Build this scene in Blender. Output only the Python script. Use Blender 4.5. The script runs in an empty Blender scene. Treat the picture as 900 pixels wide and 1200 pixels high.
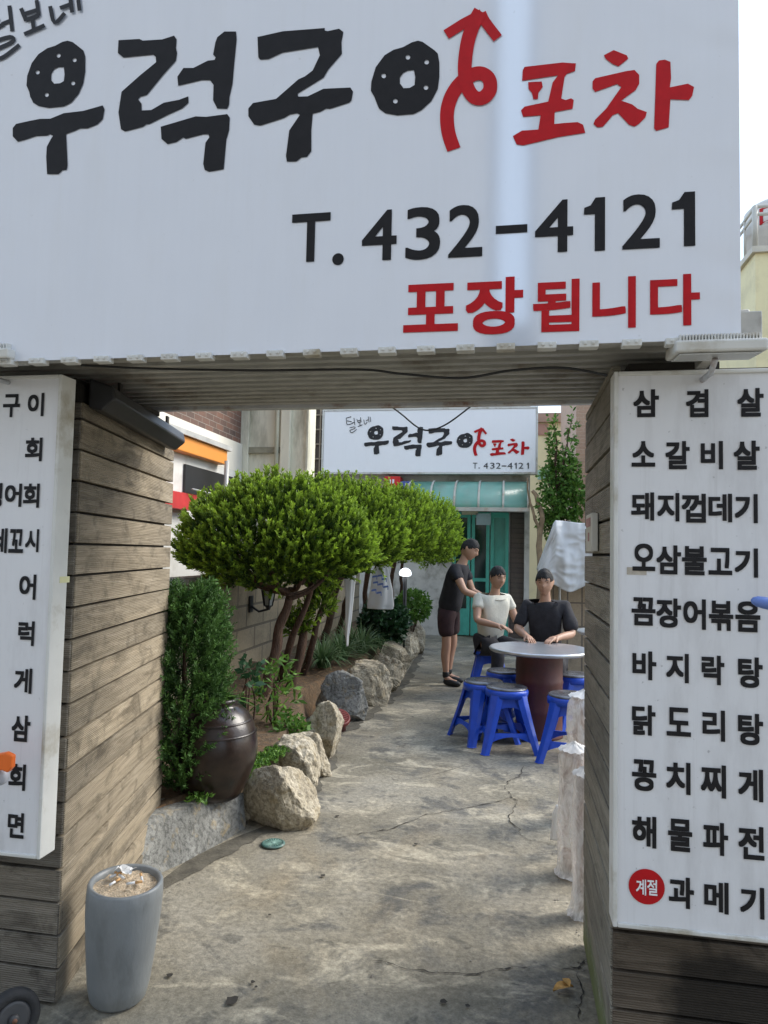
import bpy, bmesh, math, random
import numpy as np
from mathutils import Vector, Matrix, noise
from mathutils.geometry import tessellate_polygon
random.seed(7); rng = np.random.default_rng(11)
SC = bpy.context.scene
XR0 = .293
COL = SC.collection
R_ = math.radians

# ------------------------------------------------------------------ camera
F = 830.0; H = 1.5
_y, _p, _r = R_(10.21), R_(3.23), R_(1.18)
_f = Vector((-math.sin(_y)*math.cos(_p), math.cos(_y)*math.cos(_p), math.sin(_p)))
_x = Vector((math.cos(_y), math.sin(_y), 0)); _u = _x.cross(_f)
CR = _x*math.cos(_r) + _u*math.sin(_r); CU = -_x*math.sin(_r) + _u*math.cos(_r); CF = _f
CAMP = Vector((0, 0, H))
cam = bpy.data.cameras.new('camera'); camo = bpy.data.objects.new('camera', cam); COL.objects.link(camo)
cam.sensor_fit = 'VERTICAL'; cam.sensor_height = 36; cam.lens = 36*F/1200; cam.clip_start = .05; cam.clip_end = 3000
camo.matrix_world = Matrix(((CR.x, CU.x, -CF.x, 0), (CR.y, CU.y, -CF.y, 0), (CR.z, CU.z, -CF.z, H), (0, 0, 0, 1)))
SC.camera = camo
# ------------------------------------------------------------------ light
SUN_EL, SUN_AZ = R_(36), R_(62)          # azimuth clockwise from +Y
w = bpy.data.worlds.new('World'); SC.world = w; w.use_nodes = True
nt = w.node_tree; bg = nt.nodes['Background']
sky = nt.nodes.new('ShaderNodeTexSky'); sky.sky_type = 'NISHITA'; sky.sun_disc = False
sky.sun_elevation = SUN_EL; sky.sun_rotation = SUN_AZ; sky.air_density = 1.0; sky.dust_density = 1.2; sky.ozone_density = 1.0
# thin cloud veil mixed into the sky
tcw = nt.nodes.new('ShaderNodeTexCoord'); cn = nt.nodes.new('ShaderNodeTexNoise'); cn.inputs['Scale'].default_value = 2.2; cn.inputs['Detail'].default_value = 6
cr = nt.nodes.new('ShaderNodeValToRGB'); cr.color_ramp.elements[0].position = .3; cr.color_ramp.elements[1].position = .75
cr.color_ramp.elements[0].color = (.45, .45, .45, 1); cr.color_ramp.elements[1].color = (.9, .9, .9, 1)
mx = nt.nodes.new('ShaderNodeMix'); mx.data_type = 'RGBA'
nt.links.new(tcw.outputs['Generated'], cn.inputs['Vector']); nt.links.new(cn.outputs['Fac'], cr.inputs['Fac'])
nt.links.new(cr.outputs['Color'], mx.inputs[0]); nt.links.new(sky.outputs[0], mx.inputs[6]); mx.inputs[7].default_value = (3.0, 3.7, 4.7, 1)
nt.links.new(mx.outputs[2], bg.inputs[0]); bg.inputs[1].default_value = .15
sl = bpy.data.lights.new('sun', 'SUN'); sl.energy = 1.75; sl.angle = R_(32); sl.color = (1, .95, .86)
so = bpy.data.objects.new('sun', sl); COL.objects.link(so)
sd = Vector((math.sin(SUN_AZ)*math.cos(SUN_EL), math.cos(SUN_AZ)*math.cos(SUN_EL), math.sin(SUN_EL)))
so.rotation_euler = sd.to_track_quat('Z', 'Y').to_euler(); so.location = (4, 4, 12)
vs = SC.view_settings; vs.view_transform = 'Standard'; vs.look = 'None'; vs.gamma = 1; vs.use_curve_mapping = False; vs.exposure = 1.4
SC.cycles.max_bounces = 8; SC.cycles.transparent_max_bounces = 12; SC.cycles.use_denoising = True

# ------------------------------------------------------------------ helpers: rays
def ray(x, y): return CF + CR*((x-450)/F) - CU*((y-600)/F)
def gnd(x, y, z=0.0): d = ray(x, y); return CAMP + d*((z-H)/d.z)
def onY(x, y, Y): d = ray(x, y); return CAMP + d*(Y/d.y)
def onX(x, y, X): d = ray(x, y); return CAMP + d*(X/d.x)
def mpp(p): return (Vector(p)-CAMP).dot(CF)/F      # metres per photo pixel at a point

# ------------------------------------------------------------------ helpers: mesh
class MB:
    def __init__(s): s.v = []; s.f = []; s.m = []; s.bc = {}; s.t = {}; s.sm = []
    def add(s, vs, fs, mi=0, tint=None, smooth=False):
        b = len(s.v); s.v += [tuple(p) for p in vs]
        for f in fs: s.f.append(tuple(b+i for i in f)); s.m.append(mi); s.sm.append(smooth)
        if tint is not None:
            for i in range(b, len(s.v)): s.t[i] = tint
        return b
    def obox(s, o, a, b, c, mi=0, bc=None, tint=None):
        o, a, b, c = Vector(o), Vector(a), Vector(b), Vector(c)
        P = [o, o+a, o+a+b, o+b, o+c, o+a+c, o+a+b+c, o+b+c]
        fs = [(0,3,2,1), (4,5,6,7), (0,1,5,4), (1,2,6,5), (2,3,7,6), (3,0,4,7)]
        if a.cross(b).dot(c) < 0: fs = [f[::-1] for f in fs]
        k = s.add(P, fs, mi, tint)
        if bc is not None:      # bc: (board id) ; along = a, across = c
            la, lc = a.length, c.length
            for i, (ua, uc) in enumerate(((0,0),(1,0),(1,0),(0,0),(0,1),(1,1),(1,1),(0,1))): s.bc[k+i] = (ua*la, uc*lc, bc)
    def box(s, x0, x1, y0, y1, z0, z1, mi=0, tint=None): s.obox((x0,y0,z0), (x1-x0,0,0), (0,y1-y0,0), (0,0,z1-z0), mi, None, tint)
    def prism(s, poly, axis, d, mi=0):       # poly: list of 3D points (planar), extruded by vector d
        n = len(poly); P = [Vector(p) for p in poly]; Q = [p+Vector(d) for p in P]
        s.add(P+Q, [tuple(range(n))[::-1], tuple(range(n, 2*n))] + [(i, (i+1) % n, n+(i+1) % n, n+i) for i in range(n)], mi)
    def tube(s, pts, rad, n=8, mi=0, cap=True, tint=None, smooth=True, flat=1.0):
        pts = [Vector(p) for p in pts]; rad = rad if hasattr(rad, '__len__') else [rad]*len(pts)
        ring = []; up = None; V = []
        for i, p in enumerate(pts):
            t = (pts[min(i+1, len(pts)-1)] - pts[max(i-1, 0)]).normalized()
            if up is None: up = t.orthogonal().normalized()
            up = (up - t*up.dot(t)).normalized(); sd = t.cross(up)
            for k in range(n):
                a = 2*math.pi*k/n; V.append(p + (up*math.cos(a)*flat + sd*math.sin(a))*rad[i])
        fs = [(i*n+k, i*n+(k+1) % n, (i+1)*n+(k+1) % n, (i+1)*n+k) for i in range(len(pts)-1) for k in range(n)]
        if cap: fs += [tuple(range(n))[::-1], tuple((len(pts)-1)*n+k for k in range(n))]
        s.add(V, fs, mi, tint, smooth)
    def lathe(s, c, prof, n=32, mi=0, ax=None, smooth=True, wob=0):   # prof: (r, h) list along ax
        c = Vector(c); ax = Vector(ax or (0,0,1)).normalized(); a = ax.orthogonal().normalized() if abs(ax.z) < .999 else Vector((1,0,0)); b = ax.cross(a)
        V = []
        for r, h in prof:
            for k in range(n):
                t = 2*math.pi*k/n; V.append(c + ax*h + (a*math.cos(t) + b*math.sin(t))*max(r, 1e-4))
        fs = [(i*n+k, i*n+(k+1) % n, (i+1)*n+(k+1) % n, (i+1)*n+k) for i in range(len(prof)-1) for k in range(n)]
        fs += [tuple(range(n))[::-1], tuple((len(prof)-1)*n+k for k in range(n))]
        s.add(V, fs, mi, None, smooth)
    def poly(s, rings, mp, mi=0):            # flat polygon with holes; mp maps (x,y)->3D facing viewer
        R = [[Vector((x, y, 0)) for x, y in r] for r in rings]
        T = tessellate_polygon(R); flat = [p for r in R for p in r]
        fs = []
        for t in T:
            a, b, c = (flat[i] for i in t)
            fs.append(tuple(t) if (b-a).cross(c-a).z > 0 else tuple(t[::-1]))
        s.add([mp(p.x, p.y) for p in flat], fs, mi)
    def build(s, name, mats, parent=None, loc=None, bevel=0, smooth=False, subdiv=0, seg=2):
        base = wloc(parent) if parent else Vector(loc if loc is not None else (0,0,0))
        me = bpy.data.meshes.new(name)
        me.from_pydata([tuple(Vector(p)-base) for p in s.v], [], s.f)
        mats = mats if isinstance(mats, (list, tuple)) else [mats]
        for m in mats: me.materials.append(m)
        me.polygons.foreach_set('material_index', s.m)
        me.polygons.foreach_set('use_smooth', [bool(q or smooth) for q in s.sm])
        if s.bc:
            at = me.attributes.new('bc', 'FLOAT_VECTOR', 'POINT')
            at.data.foreach_set('vector', [q for i in range(len(s.v)) for q in s.bc.get(i, (0,0,0))])
        if s.t:
            at = me.attributes.new('tint', 'FLOAT', 'POINT')
            at.data.foreach_set('value', [s.t.get(i, .5) for i in range(len(s.v))])
        me.validate(); me.update()
        o = bpy.data.objects.new(name, me); COL.objects.link(o)
        if parent: o.parent = parent
        else: o.location = base
        if bevel:
            b = o.modifiers.new('bevel', 'BEVEL'); b.width = bevel; b.segments = seg; b.limit_method = 'ANGLE'; b.angle_limit = R_(40)
        if subdiv:
            b = o.modifiers.new('sub', 'SUBSURF'); b.levels = b.render_levels = subdiv
        return o
def wloc(o):
    v = Vector((0,0,0))
    while o: v = v + o.location; o = o.parent
    return v
def tag(o, label, cat, group=None):
    o['label'] = label; o['category'] = cat
    if group: o['group'] = group
    return o
def thing(name, loc, label, cat, group=None):
    o = bpy.data.objects.new(name, None); COL.objects.link(o); o.location = loc; o.empty_display_size = .1
    return tag(o, label, cat, group)
def struct(o, kind='structure'): o['kind'] = kind; return o
def dup(root, loc, rotz, label, group=None):
    r = root.copy(); COL.objects.link(r); r.location = loc; r.rotation_euler = (0,0,rotz); r['label'] = label
    if group: r['group'] = group
    for ch in list(root.children):
        c = ch.copy(); COL.objects.link(c); c.parent = r
        for g in list(ch.children):
            d = g.copy(); COL.objects.link(d); d.parent = c
    return r
def np_mesh(name, V, T, mat, parent=None, loc=None, tint=None, smooth=False):
    base = np.array(wloc(parent) if parent else Vector(loc if loc is not None else (0,0,0)))
    me = bpy.data.meshes.new(name); V = np.asarray(V, np.float32) - base.astype(np.float32); T = np.asarray(T, np.int32)
    me.vertices.add(len(V)); me.vertices.foreach_set('co', V.ravel())
    me.loops.add(T.size); me.loops.foreach_set('vertex_index', T.ravel())
    me.polygons.add(len(T)); k = T.shape[1]
    me.polygons.foreach_set('loop_start', np.arange(0, T.size, k, dtype=np.int32))
    if smooth: me.polygons.foreach_set('use_smooth', np.ones(len(T), bool))
    me.materials.append(mat)
    if tint is not None:
        at = me.attributes.new('tint', 'FLOAT', 'POINT'); at.data.foreach_set('value', np.asarray(tint, np.float32))
    me.update(calc_edges=True); me.validate()
    o = bpy.data.objects.new(name, me); COL.objects.link(o)
    if parent: o.parent = parent
    else: o.location = base
    return o

# ------------------------------------------------------------------ helpers: materials
def newmat(name):
    m = bpy.data.materials.new(name); m.use_nodes = True
    return m, m.node_tree.nodes, m.node_tree.links, m.node_tree.nodes['Principled BSDF']
def nz(N, L, scale, detail=5, rough=.55, vec=None, dist=0):
    n = N.new('ShaderNodeTexNoise'); n.inputs['Scale'].default_value = scale; n.inputs['Detail'].default_value = detail
    n.inputs['Roughness'].default_value = rough; n.inputs['Distortion'].default_value = dist
    if vec is not None: L.new(vec, n.inputs['Vector'])
    return n.outputs['Fac']
def ramp(N, L, fac, stops):
    r = N.new('ShaderNodeValToRGB'); e = r.color_ramp.elements
    while len(e) < len(stops): e.new(.5)
    for q, (p, c) in zip(e, stops):
        q.position = p; q.color = (*c, 1) if len(c) == 3 else c
    L.new(fac, r.inputs['Fac']); return r.outputs['Color']
def mixc(N, L, fac, a, b, mode='MIX'):
    m = N.new('ShaderNodeMix'); m.data_type = 'RGBA'; m.blend_type = mode
    for val, i in ((fac, 0), (a, 6), (b, 7)):
        if hasattr(val, 'links'): L.new(val, m.inputs[i])
        elif i == 0: m.inputs[0].default_value = val
        else: m.inputs[i].default_value = (*val, 1)
    return m.outputs[2]
def mth(N, L, op, a, b=None, c=None):
    m = N.new('ShaderNodeMath'); m.operation = op
    for i, val in enumerate((a, b, c)):
        if val is None: continue
        if hasattr(val, 'links'): L.new(val, m.inputs[i])
        else: m.inputs[i].default_value = val
    return m.outputs[0]
def bump(N, L, P, hgt, strength, dist=.01):
    b = N.new('ShaderNodeBump'); b.inputs['Strength'].default_value = strength; b.inputs['Distance'].default_value = dist
    L.new(hgt, b.inputs['Height']); L.new(b.outputs[0], P.inputs['Normal']); return b
def pos(N, L, sc=(1,1,1)):
    g = N.new('ShaderNodeNewGeometry'); mp = N.new('ShaderNodeMapping'); mp.inputs['Scale'].default_value = sc
    L.new(g.outputs['Position'], mp.inputs['Vector']); return mp.outputs[0]
def pm(name, c, rough=.6, var=.15, scale=6, bmp=0, bscale=60, metal=0, dirt=None, dscale=3, spec=.5, sc=(1,1,1)):
    m, N, L, P = newmat(name); v = pos(N, L, sc)
    n = nz(N, L, scale, 6, .6, v)
    lo = tuple(x*(1-var) for x in c); hi = tuple(min(1, x*(1+var)) for x in c)
    col = ramp(N, L, n, ((.3, lo), (.7, hi)))
    if dirt:
        d = nz(N, L, dscale, 7, .65, v); dm = ramp(N, L, d, ((.52, (0,0,0)), (.72, (1,1,1))))
        col = mixc(N, L, dm, col, dirt)
    L.new(col, P.inputs['Base Color']); P.inputs['Roughness'].default_value = rough; P.inputs['Metallic'].default_value = metal
    P.inputs['Specular IOR Level'].default_value = spec
    if bmp: bump(N, L, P, nz(N, L, bscale, 4, .6, v), bmp)
    return m
def leafmat(name, lo, hi, rough=.6, trans=.25):
    m, N, L, P = newmat(name)
    a = N.new('ShaderNodeAttribute'); a.attribute_name = 'tint'
    col = ramp(N, L, a.outputs['Fac'], ((0, lo), (1, hi)))
    L.new(col, P.inputs['Base Color']); P.inputs['Roughness'].default_value = rough; P.inputs['Specular IOR Level'].default_value = .3
    tr = N.new('ShaderNodeBsdfTranslucent'); L.new(col, tr.inputs['Color'])
    mxs = N.new('ShaderNodeMixShader'); mxs.inputs[0].default_value = trans
    L.new(P.outputs[0], mxs.inputs[1]); L.new(tr.outputs[0], mxs.inputs[2]); L.new(mxs.outputs[0], N['Material Output'].inputs[0])
    return m
def woodmat(name, c1, c2, c3, stain=.6, ridge=1.0, moss=False, damp=False):
    m, N, L, P = newmat(name)
    a = N.new('ShaderNodeAttribute'); a.attribute_name = 'bc'
    sp = N.new('ShaderNodeSeparateXYZ'); L.new(a.outputs['Vector'], sp.inputs[0])
    cb = N.new('ShaderNodeCombineXYZ')
    L.new(mth(N, L, 'MULTIPLY', sp.outputs[0], 2.2), cb.inputs[0]); L.new(mth(N, L, 'MULTIPLY', sp.outputs[1], 38), cb.inputs[1]); L.new(mth(N, L, 'MULTIPLY', sp.outputs[2], 3.7), cb.inputs[2])
    g = nz(N, L, 1.6, 6, .65, cb.outputs[0], 1.2)
    col = ramp(N, L, g, ((.25, c1), (.5, c2), (.78, c3)))
    cb2 = N.new('ShaderNodeCombineXYZ')
    L.new(mth(N, L, 'MULTIPLY', sp.outputs[0], 5), cb2.inputs[0]); L.new(mth(N, L, 'MULTIPLY', sp.outputs[1], 9), cb2.inputs[1]); L.new(mth(N, L, 'MULTIPLY', sp.outputs[2], 5.1), cb2.inputs[2])
    s1 = nz(N, L, 1.0, 7, .7, cb2.outputs[0], .8)
    col = mixc(N, L, mth(N, L, 'MULTIPLY', ramp(N, L, s1, ((.5, (0,0,0)), (.68, (1,1,1)))), stain), col, tuple(x*.32 for x in c1))
    # knots
    vo = N.new('ShaderNodeTexVoronoi'); vo.inputs['Scale'].default_value = .62; L.new(cb2.outputs[0], vo.inputs['Vector'])
    col = mixc(N, L, ramp(N, L, vo.outputs['Distance'], ((.04, (.5,.5,.5)), (.11, (0,0,0)))), col, tuple(x*.4 for x in c1))
    # per board tone
    wn = N.new('ShaderNodeTexWhiteNoise'); wn.noise_dimensions = '1D'; L.new(sp.outputs[2], wn.inputs['W'])
    col = mixc(N, L, 1.0, col, ramp(N, L, wn.outputs['Value'], ((0, (.62,.61,.60)), (1, (1.18,1.14,1.08)))), 'MULTIPLY')
    if moss:
        pz = N.new('ShaderNodeNewGeometry'); sz = N.new('ShaderNodeSeparateXYZ'); L.new(pz.outputs['Position'], sz.inputs[0])
        mm = mth(N, L, 'ADD', sz.outputs[2], mth(N, L, 'MULTIPLY', nz(N, L, 7, 5, .6, pz.outputs['Position']), .35))
        col = mixc(N, L, ramp(N, L, mm, ((.22, (.75,.75,.75)), (.36, (0,0,0)))), col, (.13, .17, .045))
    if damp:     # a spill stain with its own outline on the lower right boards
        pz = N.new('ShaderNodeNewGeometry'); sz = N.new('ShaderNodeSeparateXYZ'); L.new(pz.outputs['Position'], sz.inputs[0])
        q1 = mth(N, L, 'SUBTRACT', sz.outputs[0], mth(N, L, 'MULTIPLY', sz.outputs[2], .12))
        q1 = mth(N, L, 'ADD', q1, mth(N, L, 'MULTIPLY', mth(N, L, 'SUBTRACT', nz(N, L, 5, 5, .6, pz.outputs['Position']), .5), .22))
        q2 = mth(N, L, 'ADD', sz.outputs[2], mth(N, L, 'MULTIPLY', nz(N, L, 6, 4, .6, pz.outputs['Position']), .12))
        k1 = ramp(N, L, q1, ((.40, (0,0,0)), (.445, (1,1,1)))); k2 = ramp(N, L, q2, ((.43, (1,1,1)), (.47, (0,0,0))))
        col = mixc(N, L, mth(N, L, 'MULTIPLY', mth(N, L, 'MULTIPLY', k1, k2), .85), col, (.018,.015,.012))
    L.new(col, P.inputs['Base Color']); P.inputs['Roughness'].default_value = .82; P.inputs['Specular IOR Level'].default_value = .25
    wv = mth(N, L, 'SINE', mth(N, L, 'MULTIPLY', sp.outputs[1], 2*math.pi/.0068))
    hgt = mth(N, L, 'ADD', mth(N, L, 'MULTIPLY', wv, .35*ridge), mth(N, L, 'MULTIPLY', g, .9))
    bump(N, L, P, hgt, .55, .004)
    return m

M = {}
M['wood_warm'] = woodmat('weathered_deck_wood', (.15,.125,.09), (.26,.222,.165), (.375,.33,.26), .7, 1.0)
M['wood_grey'] = woodmat('grey_deck_wood', (.13,.115,.095), (.20,.18,.15), (.30,.28,.245), .7, 1.2)
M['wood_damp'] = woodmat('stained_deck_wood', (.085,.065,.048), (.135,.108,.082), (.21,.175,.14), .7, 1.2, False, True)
M['wood_right'] = woodmat('silvered_deck_wood', (.16,.15,.125), (.27,.255,.215), (.36,.345,.30), .5, 1.2, True)
M['gap'] = pm('dark_framing', (.03,.026,.022), .9)
M['letter'] = pm('black_vinyl', (.012,.011,.012), .6, .2, 30, spec=.25)
M['letter_red'] = pm('red_vinyl', (.46,.006,.010), .55, .1, 30, spec=.25)
M['letter_white'] = pm('white_vinyl', (.8,.8,.8), .5, .03)
M['letter_grey'] = pm('grey_vinyl', (.03,.03,.033), .6, .1, spec=.25)
M['white_metal'] = pm('white_painted_metal', (.62,.61,.57), .45, .06, 8, .05, 120, 0, (.33,.28,.19), 5)
M['alu'] = pm('dull_aluminium', (.42,.41,.38), .45, .15, 10, .05, 80, .2, (.2,.17,.13), 4)
M['rust_alu'] = pm('rusty_aluminium', (.55,.56,.58), .4, .1, 10, .05, 80, .2, (.25,.11,.05), 9)
M['black_plastic'] = pm('black_plastic', (.022,.022,.024), .45, .2, 10, .1, 200)
M['cable'] = pm('black_cable', (.012,.012,.012), .5)
def signmat(name, c, rough, wr, dirt, amt):
    m, N, L, P = newmat(name); v = pos(N, L)
    n = nz(N, L, 3, 5, .6, pos(N, L, (14, 1, .8)))
    d = nz(N, L, 2.2, 8, .65, pos(N, L, (3.5, 1, 1)))
    col = mixc(N, L, mth(N, L, 'MULTIPLY', ramp(N, L, d, ((.5, (0,0,0)), (.8, (1,1,1)))), amt), c, dirt)
    col = mixc(N, L, .02, col, ramp(N, L, n, ((.3, (.3,.3,.3)), (.7, (1,1,1)))))
    st_ = nz(N, L, 1.0, 6, .7, pos(N, L, (34, 1, .9)))
    col = mixc(N, L, mth(N, L, 'MULTIPLY', ramp(N, L, st_, ((.56, (0,0,0)), (.74, (1,1,1)))), amt*.5), col, dirt)
    sp_ = nz(N, L, 55, 3, .5, v)
    col = mixc(N, L, mth(N, L, 'MULTIPLY', ramp(N, L, sp_, ((.70, (0,0,0)), (.76, (1,1,1)))), amt), col, tuple(x*.5 for x in dirt))
    L.new(col, P.inputs['Base Color']); P.inputs['Roughness'].default_value = rough
    hgt = mth(N, L, 'ADD', nz(N, L, 1.6, 3, .5, v, .6), mth(N, L, 'MULTIPLY', nz(N, L, 22, 3, .5, pos(N, L, (1, 1, .35))), .05))
    bump(N, L, P, hgt, wr, .02)
    return m
M['banner'] = bn = signmat('white_banner_vinyl', (.66,.70,.78), .3, .012, (.6,.61,.62), .25)
for k_, v_ in (('Coat Weight', 1), ('Coat IOR', 3.0), ('Coat Roughness', .085)): bn.node_tree.nodes['Principled BSDF'].inputs[k_].default_value = v_
M['lightbox'] = signmat('white_lightbox_acrylic', (.70,.695,.70), .32, .06, (.36,.34,.33), .5)
M['backsign'] = signmat('clean_sign_vinyl', (.88,.88,.90), .4, .1, (.6,.6,.6), .1)

# ground concrete
def concrete():
    m, N, L, P = newmat('worn_concrete'); v = pos(N, L)
    a = nz(N, L, .9, 8, .62, v, .3); b = nz(N, L, 3.1, 9, .68, v, .6); c = nz(N, L, 38, 6, .7, v); e = nz(N, L, 160, 3, .6, v)
    col = ramp(N, L, a, ((.32, (.15,.135,.10)), (.5, (.265,.237,.18)), (.66, (.33,.305,.25))))
    col = mixc(N, L, mth(N, L, 'MULTIPLY', ramp(N, L, b, ((.52, (0,0,0)), (.62, (1,1,1)))), .75), col, (.10,.097,.088))
    b2 = nz(N, L, 2.3, 9, .7, pos(N, L, (1,1.6,1)), .9)
    col = mixc(N, L, mth(N, L, 'MULTIPLY', ramp(N, L, b2, ((.52, (0,0,0)), (.64, (1,1,1)))), .75), col, (.54,.48,.36))
    b3 = nz(N, L, 1.3, 6, .6, pos(N, L, (1.3,.8,1)), .5)
    col = mixc(N, L, mth(N, L, 'MULTIPLY', ramp(N, L, b3, ((.55, (0,0,0)), (.75, (1,1,1)))), .5), col, (.27,.20,.11))
    b4 = nz(N, L, 6.5, 4, .5, v, .3)
    col = mixc(N, L, mth(N, L, 'MULTIPLY', ramp(N, L, b4, ((.635, (0,0,0)), (.68, (1,1,1)))), .5), col, (.08,.078,.07))
    col = mixc(N, L, .75, col, ramp(N, L, c, ((.3, (.42,.42,.42)), (.7, (1.25,1.25,1.25)))), 'MULTIPLY')
    col = mixc(N, L, .35, col, ramp(N, L, e, ((.3, (.5,.5,.5)), (.7, (1.3,1.3,1.3)))), 'MULTIPLY')
    L.new(col, P.inputs['Base Color'])
    L.new(ramp(N, L, b, ((.4, (.85,.85,.85)), (.65, (.6,.6,.6)))), P.inputs['Roughness']); P.inputs['Specular IOR Level'].default_value = .3
    hgt = mth(N, L, 'ADD', mth(N, L, 'MULTIPLY', c, .5), mth(N, L, 'ADD', b, mth(N, L, 'MULTIPLY', e, .2)))
    bump(N, L, P, hgt, .55, .012)
    return m
M['concrete'] = concrete()
M['crack'] = pm('dark_crack_dirt', (.035,.03,.024), .95, .3, 40)  # dark colour of the cracks and small ground spots
M['soil'] = pm('soil_with_needles', (.085,.055,.03), .95, .5, 30, .9, 45, 0, (.16,.085,.035), 14)
def stonemat(name, c1, c2, c3):
    m, N, L, P = newmat(name)
    oi = N.new('ShaderNodeObjectInfo'); g = N.new('ShaderNodeNewGeometry'); va = N.new('ShaderNodeVectorMath'); va.operation = 'ADD'
    L.new(g.outputs['Position'], va.inputs[0]); L.new(oi.outputs['Random'], va.inputs[1]); v = va.outputs[0]
    a = nz(N, L, 7, 9, .68, v, .5); b = nz(N, L, 45, 7, .7, v); d = nz(N, L, 12, 6, .6, v, 1.0)
    col = ramp(N, L, a, ((.3, c1), (.5, c2), (.7, c3)))
    col = mixc(N, L, ramp(N, L, b, ((.42, (.6,.6,.6)), (.54, (0,0,0)))), col, tuple(x*.4 for x in c1))
    col = mixc(N, L, mth(N, L, 'MULTIPLY', ramp(N, L, d, ((.56, (0,0,0)), (.68, (1,1,1)))), .5), col, (.30,.22,.10))
    L.new(col, P.inputs['Base Color']); P.inputs['Roughness'].default_value = .88
    bump(N, L, P, mth(N, L, 'ADD', a, mth(N, L, 'MULTIPLY', b, .4)), .8, .02)
    return m
M['stone'] = stonemat('lichened_granite', (.27,.225,.155), (.43,.375,.275), (.58,.52,.41))
M['stone_grey'] = stonemat('grey_stone', (.12,.12,.11), (.21,.21,.195), (.31,.31,.29))
M['bark'] = pm('reddish_bark', (.085,.052,.036), .95, .5, 12, 1.0, 18, 0, (.045,.035,.03), 6, .2, (6,6,1))
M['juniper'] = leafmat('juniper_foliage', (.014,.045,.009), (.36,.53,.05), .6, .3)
M['conifer'] = leafmat('dark_conifer_foliage', (.014,.045,.013), (.10,.21,.045), .6, .2)
M['leaf'] = leafmat('bright_leaf', (.04,.11,.02), (.16,.30,.05), .5, .35)
M['leaf_dark'] = leafmat('dark_glossy_leaf', (.012,.04,.016), (.035,.095,.035), .4, .15)
M['blade'] = leafmat('grass_blade', (.04,.11,.035), (.26,.36,.18), .45, .25)

# ------------------------------------------------------------------ text
_gc = {}
def glyph(ch, off=.03):
    k = (ch, off)
    if k in _gc: return _gc[k]
    c = bpy.data.curves.new('glyph', 'FONT'); c.body = ch; c.offset = 0; c.resolution_u = 5; c.fill_mode = 'FRONT'
    o = bpy.data.objects.new('glyph', c); COL.objects.link(o); bpy.context.view_layer.update()
    me = bpy.data.meshes.new_from_object(o.evaluated_get(bpy.context.evaluated_depsgraph_get()))
    V = [(v.co.x, v.co.y) for v in me.vertices]; T = [tuple(p.vertices) for p in me.polygons]
    bpy.data.objects.remove(o); bpy.data.curves.remove(c); bpy.data.meshes.remove(me)
    x0 = min(v[0] for v in V); x1 = max(v[0] for v in V); y0 = min(v[1] for v in V); y1 = max(v[1] for v in V)
    V = [((x-x0)/(x1-x0), (y-y0)/(y1-y0)) for x, y in V]
    TT = []
    for t in T:
        a, b, c_ = V[t[0]], V[t[1]], V[t[2]]
        TT.append(t if (b[0]-a[0])*(c_[1]-a[1])-(b[1]-a[1])*(c_[0]-a[0]) > 0 else t[::-1])
    _gc[k] = (V, TT); return _gc[k]
def put(mb, ch, box, Y, off=.03, mi=0, lift=.002):
    x0, x1, y0, y1 = box; cx, cy = (x0+x1)/2, (y0+y1)/2
    X0, X1 = onY(x0, cy, Y).x, onY(x1, cy, Y).x; Z1, Z0 = onY(cx, y0, Y).z, onY(cx, y1, Y).z
    if ch == '1':
        one = [(0,.69),(.02,.82),(.32,.86),(.55,1),(1,1),(1,0),(.52,0),(.52,.69)]
        mb.poly([[(X0+a*(X1-X0), Z0+b*(Z1-Z0)) for a, b in one]], lambda x, z: (x, Y-lift, z), mi); return
    V, T = glyph(ch, 0)
    thin = ch in '-.1'
    dx = off*.95*(X1-X0)*(1.6 if ch == '1' else 1) if ch not in '-.' else 0; dz = off*.95*(Z1-Z0) if ch not in '-.' else 0
    X0 += dx; X1 -= dx; Z0 += dz; Z1 -= dz
    offs = [(0,0)] if off <= 0 or ch in '-.' else [(i, j) for i in (-1,0,1) for j in (-1,0,1)]
    for q, (i, j) in enumerate(offs):
        mb.add([(X0+a*(X1-X0)+i*dx, Y-lift-.00006*q, Z0+b*(Z1-Z0)+j*dz) for a, b in V], T, mi)
def ribbon(mb, pts, wd, mp, mi=0, lift0=0.0, n=6, rnd=True):
    # smooth polyline -> flat ribbon; mp(x,y,lift)
    P = [Vector((x, y)) for x, y in pts]
    if n > 1 and len(P) > 2:
        Q = []
        for i in range(len(P)-1):
            a, b, c, d = P[max(i-1,0)], P[i], P[i+1], P[min(i+2,len(P)-1)]
            for k in range(n):
                t = k/n; Q.append(.5*((2*b)+(c-a)*t+(2*a-5*b+4*c-d)*t*t+(3*b-a-3*c+d)*t**3))
        P = Q+[P[-1]]
    V = []
    for i, p in enumerate(P):
        t = (P[min(i+1,len(P)-1)]-P[max(i-1,0)]).normalized(); nn = Vector((-t.y, t.x))*wd/2
        l = lift0 + i*.00002
        V += [mp(*(p+nn), l), mp(*(p-nn), l)]
    fs = []
    for i in range(len(P)-1):
        f = (2*i, 2*i+2, 2*i+3, 2*i+1); A, B, C = (Vector(V[k]) for k in f[:3])
        fs.append(f if (B-A).cross(C-A).y < 0 else f[::-1])
    mb.add(V, fs, mi)

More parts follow.
